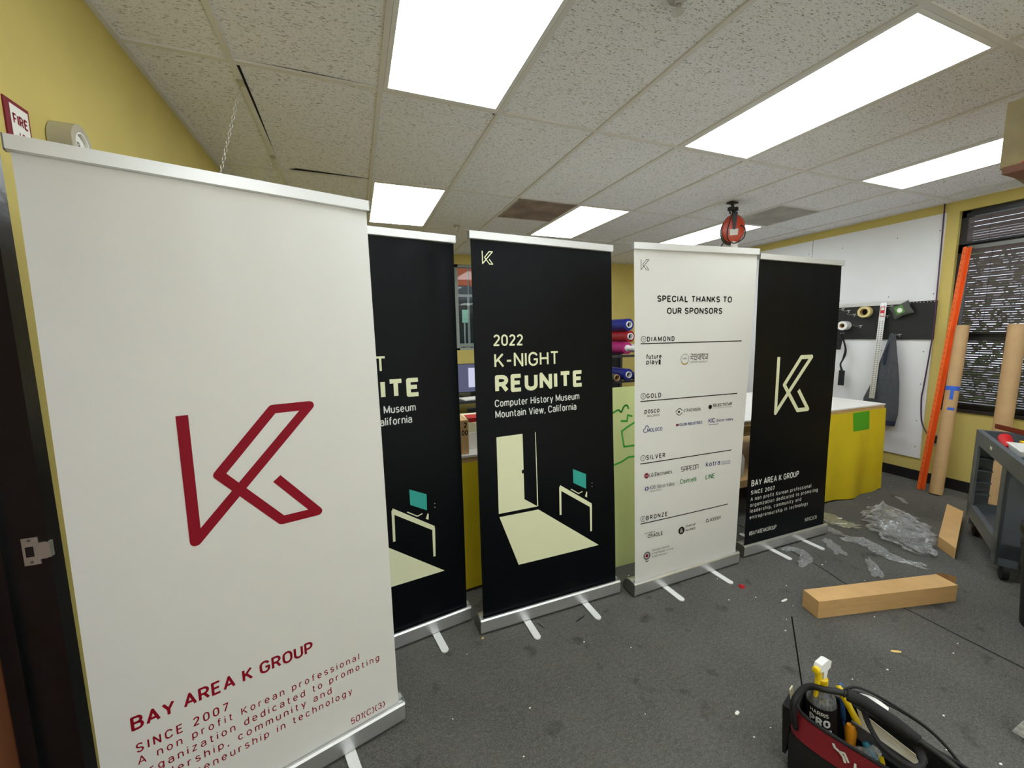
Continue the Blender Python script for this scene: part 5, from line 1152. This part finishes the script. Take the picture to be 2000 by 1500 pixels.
# ------------------------------------------------------------------ utility cart
t = thing('utility_cart', 'grey two-shelf utility cart at the right edge', 'cart', (3.85, -1.05, 0))
n0 = Vector((3.44, -1.075, 0)); ca = Vector((0.872, 0.490, 0)).normalized(); cb = Vector((ca.y, -ca.x, 0))   # ca: toward the far end, cb: to the right
def cp(a, b, z): return n0+ca*a+cb*b+Vector((0, 0, z))
def cbox(bm, a0, a1, b0, b1, z0, z1): hexa(bm, [cp(a0, b0, z0), cp(a1, b0, z0), cp(a1, b1, z0), cp(a0, b1, z0)], [cp(a0, b0, z1), cp(a1, b0, z1), cp(a1, b1, z1), cp(a0, b1, z1)])
CL, CW, CZ = 0.80, 0.50, 0.805
bm = B(); cbox(bm, -0.36, CL, 0.0, 0.03, CZ-0.10, CZ); cbox(bm, -0.36, CL, CW-0.03, CW, CZ-0.10, CZ); cbox(bm, CL-0.03, CL, 0.03, CW-0.03, CZ-0.10, CZ); cbox(bm, -0.06, -0.03, 0.03, CW-0.03, CZ-0.10, CZ); cbox(bm, -0.03, CL-0.03, 0.03, CW-0.03, CZ-0.10, CZ-0.075); cbox(bm, -0.36, -0.33, 0.03, CW-0.03, CZ-0.06, CZ)
obj('top_tray', bm, M['cart'], t, bevel=0.006)
bm = B(); cbox(bm, 0.0, CL, 0.0, 0.03, 0.15, 0.245); cbox(bm, 0.0, CL, CW-0.03, CW, 0.15, 0.245); cbox(bm, CL-0.03, CL, 0.03, CW-0.03, 0.15, 0.245); cbox(bm, 0, 0.03, 0.03, CW-0.03, 0.15, 0.245); cbox(bm, 0.03, CL-0.03, 0.03, CW-0.03, 0.155, 0.185)
obj('lower_tray', bm, M['cart'], t, bevel=0.006)
for a, b in ((0.0, 0.0), (CL-0.10, 0.0), (0.0, CW-0.10), (CL-0.10, CW-0.10)):
    bm = B(); cbox(bm, a, a+0.10, b, b+0.014, 0.10, CZ-0.09); cbox(bm, a+0.086 if a > 0.3 else a, a+0.10 if a > 0.3 else a+0.014, b, b+0.10, 0.10, CZ-0.09)
    if a < 0.3: cbox(bm, a, a+0.10, b+0.09, b+0.10, 0.10, CZ-0.09); cbox(bm, a+0.09, a+0.10, b, b+0.10, 0.10, CZ-0.09)
    else:
        for z in (0.33, 0.42, 0.51, 0.60, 0.68): cbox(bm, a+0.005, a+0.09, b+0.012, b+0.09, z, z+0.006)
    obj('post', bm, M['cart'], t)
    c = cp(a+0.05, b+0.05, 0.062)
    bm = B(); lathe(bm, c-cb*0.018, cb, [(0.040, 0), (0.062, 0.004), (0.062, 0.032), (0.040, 0.036)], 26); w_ = obj('caster_wheel', bm, M['rubber'], t, smooth=True)
    bm = B(); hexa(bm, [c-cb*0.024-ca*0.02, c-cb*0.024+ca*0.02, c+cb*0.024+ca*0.02, c+cb*0.024-ca*0.02], [c-cb*0.03-ca*0.035+Vector((0, 0, 0.05)), c-cb*0.03+ca*0.035+Vector((0, 0, 0.05)), c+cb*0.03+ca*0.035+Vector((0, 0, 0.05)), c+cb*0.03-ca*0.035+Vector((0, 0, 0.05))]); obj('caster_fork', bm, M['alu_cap'], w_)
bm = B(); c = [cp(0.36, -0.0008, 0.745), cp(0.40, -0.0008, 0.745), cp(0.40, 0, 0.745), cp(0.36, 0, 0.745)]; hexa(bm, c, [x+Vector((0, 0, 0.02)) for x in c]); obj('sticker', bm, M['cream_paper'], t)
# things on the cart
o_z = CZ-0.0745
bm = B()
a, b = cp(0.74, 0.09, CZ+0.030), cp(0.02, 0.44, CZ+0.030)
d_ = (b-a); sx = Vector((-d_.y, d_.x, 0)).normalized()
for q0, q1, z0, z1 in ((-0.02, -0.016, 0, 0.035), (-0.02, 0.02, 0, 0.004)):
    hexa(bm, [a+sx*q0+Vector((0, 0, z0)), b+sx*q0+Vector((0, 0, z0)), b+sx*q1+Vector((0, 0, z0)), a+sx*q1+Vector((0, 0, z0))], [a+sx*q0+Vector((0, 0, z1)), b+sx*q0+Vector((0, 0, z1)), b+sx*q1+Vector((0, 0, z1)), a+sx*q1+Vector((0, 0, z1))])
o = obj('angle_bar', bm, M['maroon'], loc=a); tag(o, 'maroon steel angle bar lying across the grey cart', 'bar')
bm = B(); tube(bm, [cp(0.66, 0.10, o_z+0.045), cp(0.60, 0.10, o_z+0.060), cp(0.45, 0.075, o_z+0.06), cp(0.30, 0.062, o_z+0.05)], [0.022, 0.036, 0.034, 0.024], 14); o = obj('tape_gun', bm, M['red'], loc=cp(0.5, 0.08, o_z), smooth=True); tag(o, 'bright red plastic hand tool in the top tray of the cart', 'tool')
bm = B(); cbox(bm, 0.36, 0.44, 0.13, 0.17, o_z+0.002, o_z+0.085); o = obj('marker_block', bm, M['yellow_plastic'], loc=cp(0.4, 0.15, o_z)); tag(o, 'small yellow plastic piece between the red handle and white tub', 'block')
t = thing('tub', 'white plastic tub in the top tray of the cart', 'tub', cp(0.1, 0.2, o_z))
bm = B()
i4 = [(-0.02, 0.04), (0.24, 0.04), (0.24, 0.25), (-0.02, 0.25)]
def rim(k, z): 
    return [cp(a+(0.11-a)*k, b+(0.145-b)*k, z) for a, b in i4]
hexa(bm, rim(0.12, o_z+0.002), rim(0.12, o_z+0.006))
for i in range(4):
    A0, A1 = rim(0.12, o_z+0.002), rim(0.0, o_z+0.10); B0, B1 = rim(0.15, o_z+0.002), rim(0.03, o_z+0.10); j = (i+1) % 4
    hexa(bm, [A0[i], A0[j], B0[j], B0[i]], [A1[i], A1[j], B1[j], B1[i]])
obj('basin', bm, M['white_plastic'], t)
bm = B()
for i in range(4):
    j = (i+1) % 4; A1 = rim(-0.06, o_z+0.098); B1 = rim(0.02, o_z+0.098); hexa(bm, [A1[i], A1[j], B1[j], B1[i]], [x+Vector((0, 0, 0.006)) for x in (A1[i], A1[j], B1[j], B1[i])])
obj('rim', bm, M['white_plastic'], t)
# black bin
t = thing('waste_bin', 'black waste bin cut off by the right edge of the photo', 'bin', (3.115, -1.46, 0))
bc = (3.11, -1.455, 0)
bm = B(); lathe(bm, bc, (0, 0, 1), [(0.02, 0.012), (0.150, 0.012), (0.152, 0.0), (0.158, 0.0), (0.188, 0.50), (0.182, 0.50), (0.150, 0.02), (0.02, 0.02)], 36); obj('body', bm, M['rubber'], t, smooth=True)
bm = B(); ring_roll(bm, (bc[0], bc[1], 0.50), (0, 0, 1), 0.198, 0.180, 0.035, 36); ring_roll(bm, (bc[0], bc[1], 0.42), (0, 0, 1), 0.190, 0.178, 0.02, 36); obj('rim', bm, M['rubber'], t, smooth=True)

# tall shelf at the right, only its corner and a carton show
t = thing('tall_shelf', 'tall shelf at upper right, only its plank corner shows', 'shelf', (2.9, -1.9, 0))
for x, y in ((2.35, -1.80), (3.35, -1.85), (2.35, -2.22), (3.35, -2.22)):
    bm = B(); box(bm, (x, y, 0), (x+0.04, y+0.04, 2.12)); obj('upright', bm, M['rack_grey'], t)
for z in (0.2, 1.1, 1.65): 
    bm = B(); box(bm, (2.35, -2.22, z), (3.39, -1.80, z+0.02)); obj('shelf_board', bm, M['plywood'], t)
bm = B(); box(bm, (2.07, -2.24, 2.12), (3.42, -1.385, 2.145)); obj('top_plank', bm, M['brown_wood'], t)
t = thing('carton', 'worn brown carton with red tape on the high shelf at upper right', 'box', (2.35, -1.6, 2.146))
bx = [(2.085, -1.372), (2.62, -1.30), (2.67, -1.74), (2.13, -1.80)]
bm = B(); hexa(bm, [(x, y, 2.146) for x, y in bx], [(x, y, 2.375) for x, y in bx]); obj('body', bm, M['old_cardboard'], t, bevel=0.006)
bm = B(); a = Vector((2.085, -1.372, 0)); b = Vector((2.13, -1.80, 0)); dd = b-a; oo = Vector((-0.0012, 0, 0))
hexa(bm, [a+dd*0.10+oo+Vector((0, 0, 2.148)), a+dd*0.9+oo+Vector((0, 0, 2.148)), a+dd*0.9+Vector((0, 0, 2.148)), a+dd*0.10+Vector((0, 0, 2.148))], [a+dd*0.16+oo+Vector((0, 0, 2.16)), a+dd*0.9+oo+Vector((0, 0, 2.26)), a+dd*0.9+Vector((0, 0, 2.26)), a+dd*0.16+Vector((0, 0, 2.16))]); obj('red_tape', bm, M['red'], t)

# ------------------------------------------------------------------ tool bag
bo = Vector((1.150, -1.372, 0)); bd = Vector((0.32, -0.947, 0)).normalized(); bn = Vector((-bd.y, bd.x, 0))   # along, across (away)
BLn, BWd, BHt = 0.46, 0.19, 0.25
def bp(a, b, z): return bo+bd*a+bn*b+Vector((0, 0, z))
t = thing('tool_bag', 'black and dark red open tool bag on the carpet at lower right', 'bag', bp(BLn/2, BWd/2, 0))
def loop(z, inset=0.0, n=44, bulge=0.0):
    out = []
    for k in range(n):
        an = 2*PI*k/n; c, s = math.cos(an), math.sin(an); e = 0.45
        a = (abs(c)**e)*(1 if c >= 0 else -1)*(BLn/2-inset+bulge); b = (abs(s)**e)*(1 if s >= 0 else -1)*(BWd/2-inset+bulge)
        out.append(bp(BLn/2+a, BWd/2+b, z))
    return out
def shell(bm, specs):
    rings = [[bm.verts.new(p) for p in loop(*s)] for s in specs]
    for r0, r1 in zip(rings, rings[1:]):
        n = len(r0)
        for k in range(n): bm.faces.new((r0[k], r0[(k+1) % n], r1[(k+1) % n], r1[k]))
    return rings
bm = B(); R_ = shell(bm, [(0.0, 0.01, 44), (0.004, 0.0, 44, 0.012), (0.12, 0.0, 44, 0.016), (0.20, 0.0, 44, 0.004), (0.249, 0.0, 44, -0.001), (0.249, 0.006, 44, -0.001), (0.20, 0.006, 44, 0.002), (0.12, 0.008, 44, 0.01), (0.012, 0.01, 44, 0.004)]); bm.faces.new(R_[0][::-1]); bm.faces.new(R_[-1]); obj('body', bm, M['bag_black'], t, smooth=True)
bm = B(); shell(bm, [(0.165, 0.0, 44, 0.0125), (0.20, 0.0, 44, 0.006), (0.25, 0.0, 44, 0.001)]); obj('red_band', bm, M['bag_red'], t, smooth=True)
bm = B(); tube(bm, [p+Vector((0, 0, 0)) for p in loop(0.252, 0.002)], 0.006, 8, closed=True); obj('rim_piping', bm, M['bag_black'], t, smooth=True)
bm = B()
fb = lambda s, h: bp(s, -0.010+0.0045*(0.25-h)/0.05*-1, h)
letters(bm, lambda s, h: bp(s, -0.0085-0.006*(0.25-h)/0.05, h), 'HUSKY', 0.172, 0.190, 0.030, 0.33, 0.03)
stroke(bm, lambda s, h: bp(s, -0.0085-0.006*(0.25-h)/0.05, h), [(0.118, 0.238), (0.123, 0.228), (0.136, 0.224), (0.147, 0.214), (0.152, 0.200)], 0.007); stroke(bm, lambda s, h: bp(s, -0.0085-0.006*(0.25-h)/0.05, h), [(0.134, 0.224), (0.148, 0.228), (0.160, 0.207)], 0.006)
obj('lettering', bm, M['ink_white'], t)
bm = B(); hexa(bm, [bp(-0.026, 0.03, 0.05), bp(-0.016, 0.03, 0.05), bp(-0.016, 0.13, 0.05), bp(-0.026, 0.13, 0.05)], [bp(-0.038, 0.04, 0.225), bp(-0.006, 0.04, 0.225), bp(-0.006, 0.125, 0.225), bp(-0.038, 0.125, 0.225)]); obj('end_pocket', bm, M['bag_black'], t, bevel=0.005)
bm = B(); hexa(bm, [bp(-0.022, 0.085, 0.2), bp(-0.018, 0.085, 0.2), bp(-0.018, 0.112, 0.2), bp(-0.022, 0.112, 0.2)], [bp(-0.032, 0.085, 0.262), bp(-0.028, 0.085, 0.262), bp(-0.028, 0.112, 0.262), bp(-0.032, 0.112, 0.262)]); o = obj('card', bm, M['cream_paper'], loc=bp(-0.02, 0.1, 0.21)); tag(o, 'small cream card tucked in the end pocket of the tool bag', 'card')
bm = B(); tube(bm, smooth_path([bp(0.012, 0.012, 0.19), bp(0.0, 0.010, 0.27), bp(0.012, 0.043, 0.315), bp(0.035, 0.060, 0.338), bp(0.070, 0.060, 0.352), bp(0.115, 0.085, 0.356), bp(0.171, 0.100, 0.352), bp(0.295, 0.080, 0.338), bp(0.38, 0.075, 0.315), bp(0.445, 0.085, 0.26), bp(0.455, 0.085, 0.20)], 6), 0.010, 12); hd = obj('handle', bm, M['rubber'], t, smooth=True)
bm = B(); tube(bm, [bp(0.118, 0.087, 0.356), bp(0.128, 0.090, 0.3555), bp(0.171, 0.100, 0.352), bp(0.24, 0.0905, 0.345), bp(0.30, 0.0795, 0.337)], [0.014, 0.019, 0.020, 0.020, 0.015], 14); obj('grip', bm, M['bag_black'], hd, smooth=True)
bm = B(); lp = [bp(0.165, 0.118, 0.315), bp(0.192, 0.065, 0.305), bp(0.230, 0.018, 0.300), bp(0.285, 0.004, 0.300), bp(0.312, 0.030, 0.305), bp(0.296, 0.085, 0.312), bp(0.240, 0.135, 0.318), bp(0.190, 0.145, 0.320)]
pts = smooth_path(lp+[lp[0]], 6)[:-1]
tube(bm, pts, [0.008 if k < 26 else 0.012 for k in range(len(pts))], 8, closed=True); o = obj('strap_loop', bm, M['bag_black'], t, smooth=True)
# contents of the bag
t = thing('spray_bottle', 'smoky spray bottle with a yellow trigger standing in the tool bag', 'bottle', bp(0.075, 0.105, 0.02))
bc = bp(0.075, 0.100, 0.0)
tilt = Vector((-0.03, 0.05, 1)).normalized()
bm = B(); lathe(bm, bc+Vector((0, 0, 0.014)), tilt, [(0.040, 0), (0.043, 0.01), (0.043, 0.268), (0.040, 0.288), (0.030, 0.308), (0.016, 0.332), (0.014, 0.345)], 28); obj('body', bm, M['smoke_bottle'], t, smooth=True)
bc2 = bc+Vector((0, 0, 0.014))
bm = B(); lathe(bm, bc2, tilt, [(0.0436, 0.08), (0.0442, 0.085), (0.0442, 0.262), (0.0436, 0.265)], 28); lb = obj('label_band', bm, M['ink_black'], t, smooth=True)
_, lu, lv = frame_of(tilt); cd = (Vector((-0.1878, -2.1932, 0))-Vector((bc.x, bc.y, 0))).normalized()
cs = Vector((-cd.y, cd.x, 0))
def fbot(s, h):
    an = s/0.0448; return bc2+tilt*h+(cd*math.cos(an)+cs*math.sin(an))*0.0449
bm = B(); letters(bm, fbot, 'HARRIS', -0.031, 0.240, 0.014, 0.023, 0.006); letters(bm, fbot, 'PRO', -0.034, 0.204, 0.028, 0.028, 0.05); letters(bm, fbot, 'SPRAYER', -0.034, 0.180, 0.018, 0.034, 0.03); obj('lettering', bm, M['ink_white'], lb)
tp = bc2+tilt*0.345; fd = (cd*0.55-Vector((0.62, -0.78, 0))*0.0+Vector((-0.75, -0.25, 0))).normalized()
fd = Vector((-0.90, -0.10, 0)).normalized(); fs2 = Vector((-fd.y, fd.x, 0))
bm = B(); lathe(bm, tp-tilt*0.018, tilt, [(0.017, 0), (0.019, 0.004), (0.019, 0.024), (0.015, 0.028)], 20); obj('collar', bm, M['yellow_plastic'], t, smooth=True)
bm = B(); lathe(bm, tp-tilt*0.055, tilt, [(0.021, 0), (0.018, 0.03)], 16); obj('neck', bm, M['blue_plastic'], t, smooth=True)
Z = Vector((0, 0, 1))
bm = B(); prism(bm, [(-0.030, 0.040), (-0.034, 0.062), (-0.010, 0.076), (0.030, 0.072), (0.036, 0.060), (0.034, 0.046), (0.012, 0.042), (0.008, 0.010), (-0.010, 0.010), (-0.014, 0.036)], lambda a, b: tp+fd*a+Z*b-fs2*0.011, fs2*0.022); obj('spray_head', bm, M['white_plastic'], t, bevel=0.003)
bm = B(); lathe(bm, tp+fd*0.034+Z*0.053, fd, [(0.010, 0), (0.012, 0.004), (0.011, 0.014), (0.006, 0.016)], 10); obj('nozzle', bm, M['yellow_plastic'], t, smooth=True)
bm = B(); tube(bm, smooth_path([tp+fd*0.022+Z*0.044, tp+fd*0.024+Z*0.015, tp+fd*0.030-Z*0.03, tp+fd*0.030-Z*0.062], 4), [0.010]*4+[0.009]*4+[0.007]*5, 10, flat=0.8); obj('trigger', bm, M['yellow_plastic'], t, smooth=True)
t = thing('spray_bottle', 'second spray bottle lying low in the tool bag, clear shoulder showing', 'bottle', bp(0.14, 0.05, 0.1))
bm = B(); lathe(bm, bp(0.115, 0.045, 0.02), (0.25, -0.35, 0.9), [(0.036, 0), (0.038, 0.01), (0.038, 0.16), (0.032, 0.19), (0.016, 0.215), (0.014, 0.235)], 24); obj('body', bm, M['clear_bottle'], t, smooth=True)
ax2 = Vector((0.25, -0.35, 0.9)).normalized()
bm = B(); lathe(bm, bp(0.115, 0.045, 0.02), ax2, [(0.0386, 0.03), (0.0392, 0.035), (0.0392, 0.145), (0.0386, 0.15)], 24); lb2 = obj('label_band', bm, M['paper'], t, smooth=True)
q0 = bp(0.115, 0.045, 0.02)
def fb2(s, h):
    an = s/0.04; e1 = (cd-ax2*cd.dot(ax2)).normalized(); e2 = ax2.cross(e1); return q0+ax2*h+(e1*math.cos(an)+e2*math.sin(an))*0.0398
bm = B(); letters(bm, fb2, 'HARRIS', -0.030, 0.122, 0.013, 0.026, 0.008); letters(bm, fb2, 'PRO', -0.030, 0.085, 0.028, 0.026, 0.05); obj('lettering', bm, M['ink_black'], lb2)
bm = B(); hexa(bm, [bp(0.030, 0.140, 0.05), bp(0.034, 0.140, 0.05), bp(0.034, 0.144, 0.05), bp(0.030, 0.144, 0.05)], [bp(-0.055, 0.132, 0.515), bp(-0.051, 0.132, 0.515), bp(-0.051, 0.136, 0.515), bp(-0.055, 0.136, 0.515)]); o = obj('metal_rod', bm, M['rubber'], loc=bp(0.03, 0.14, 0.05)); tag(o, 'thin black rod sticking up out of the tool bag', 'rod')
def grip(name, a, b, z, a2, b2, z2, r, m, label, tip='steel'):
    t = thing(name, label, 'tool', bp(a, b, z))
    p0, p1 = bp(a, b, z), bp(a2, b2, z2)
    bm = B(); tube(bm, [p0, p0+(p1-p0)*0.15, p0+(p1-p0)*0.5, p0+(p1-p0)*0.85, p1], [r*0.6, r, r*0.85, r*1.05, r*0.7], 12); obj('grip', bm, M[m], t, smooth=True)
    d_ = (p0-p1).normalized(); bm = B(); tube(bm, [p0, p0+d_*0.10], r*0.35, 8); obj('shaft', bm, M[tip], t)
grip('screwdriver', 0.17, 0.13, 0.22, 0.09, 0.165, 0.315, 0.012, 'yellow_plastic', 'yellow handled tool leaning behind the spray bottle in the bag')
grip('utility_knife', 0.15, 0.10, 0.12, 0.14, 0.115, 0.235, 0.016, 'amber', 'amber handled tool standing in the middle of the bag')
grip('hobby_knife', 0.23, 0.10, 0.15, 0.205, 0.12, 0.245, 0.009, 'yellow_plastic', 'small yellow handled tool beside the white scraper')
grip('pliers', 0.25, 0.07, 0.14, 0.18, 0.10, 0.215, 0.013, 'teal_plastic', 'teal handled pliers low in the bag')
grip('screwdriver', 0.05, 0.14, 0.2, 0.035, 0.155, 0.30, 0.008, 'blue_plastic', 'blue handled tool close behind the spray bottle')
grip('pen', 0.115, 0.172, 0.18, 0.095, 0.178, 0.318, 0.007, 'blue_plastic', 'blue pen tip above the padded handle grip')
t = thing('scraper', 'white plastic squeegee card inside the black strap loop of the tool bag', 'scraper', bp(0.22, 0.09, 0.2))
bm = B(); hexa(bm, [bp(0.17, 0.115, 0.245), bp(0.31, 0.085, 0.245), bp(0.31, 0.087, 0.245), bp(0.17, 0.117, 0.245)], [bp(0.15, 0.120, 0.300), bp(0.30, 0.092, 0.275), bp(0.30, 0.094, 0.275), bp(0.15, 0.122, 0.300)]); obj('blade', bm, M['paper'], t)
bm = B(); hexa(bm, [bp(0.14, 0.118, 0.20), bp(0.32, 0.082, 0.20), bp(0.32, 0.090, 0.20), bp(0.14, 0.126, 0.20)], [bp(0.14, 0.118, 0.247), bp(0.32, 0.082, 0.247), bp(0.32, 0.090, 0.247), bp(0.14, 0.126, 0.247)]); obj('holder', bm, M['grey_vinyl'], t)
bm = B(); solid_sheet(bm, 6, 4, lambda u, v: bp(0.12+0.10*u, 0.165+0.025*v, 0.285+0.025*math.sin(u*2.5)+0.01*v), (0, 0, 0.0012)); o = obj('paper_slip', bm, M['paper'], loc=bp(0.17, 0.17, 0.28)); tag(o, 'white paper slip at the far rim of the tool bag', 'paper')
bm = B(); ring_roll(bm, bp(0.165, 0.035, 0.185), (0.2, -0.6, 0.75), 0.030, 0.022, 0.02, 24); o = obj('tape_roll', bm, M['red'], loc=bp(0.165, 0.035, 0.17), smooth=True); tag(o, 'red rimmed tape roll at the front rim of the tool bag', 'tape')
for k, (rr, zz, lab) in enumerate(((0.0045, 0.325, 'black cable arching over the far side of the tool bag, innermost'), (0.004, 0.30, 'black cable drooping beyond the far side of the tool bag, outermost'))):
    bm = B(); tube(bm, smooth_path([bp(0.10, 0.15, 0.30), bp(0.14, 0.18+0.01*k, zz+0.01), bp(0.24, 0.215+0.025*k, zz-0.015), bp(0.34, 0.215+0.03*k, zz-0.05), bp(0.43, 0.17+0.02*k, 0.20-0.02*k), bp(0.44, 0.10, 0.15)], 8), rr, 8); o = obj('cable', bm, M['rubber'], loc=bp(0.25, 0.19, 0.2), smooth=True); tag(o, lab, 'cable', 'black cables on the tool bag')
# milky plastic sheet corner
bm = B(); solid_sheet(bm, 8, 8, lambda u, v: Vector((2.085+0.22*u, -1.755+0.16*v-0.10*u, 0.02+0.09*math.sin(PI*min(1, u*1.2))*(0.4+0.6*v))), (0, 0, 0.001)); o = obj('plastic_cover', bm, M['milky'], loc=(2.0, -1.68, 0), smooth=True); tag(o, 'milky plastic cover at the right edge beside the tool bag', 'cover')
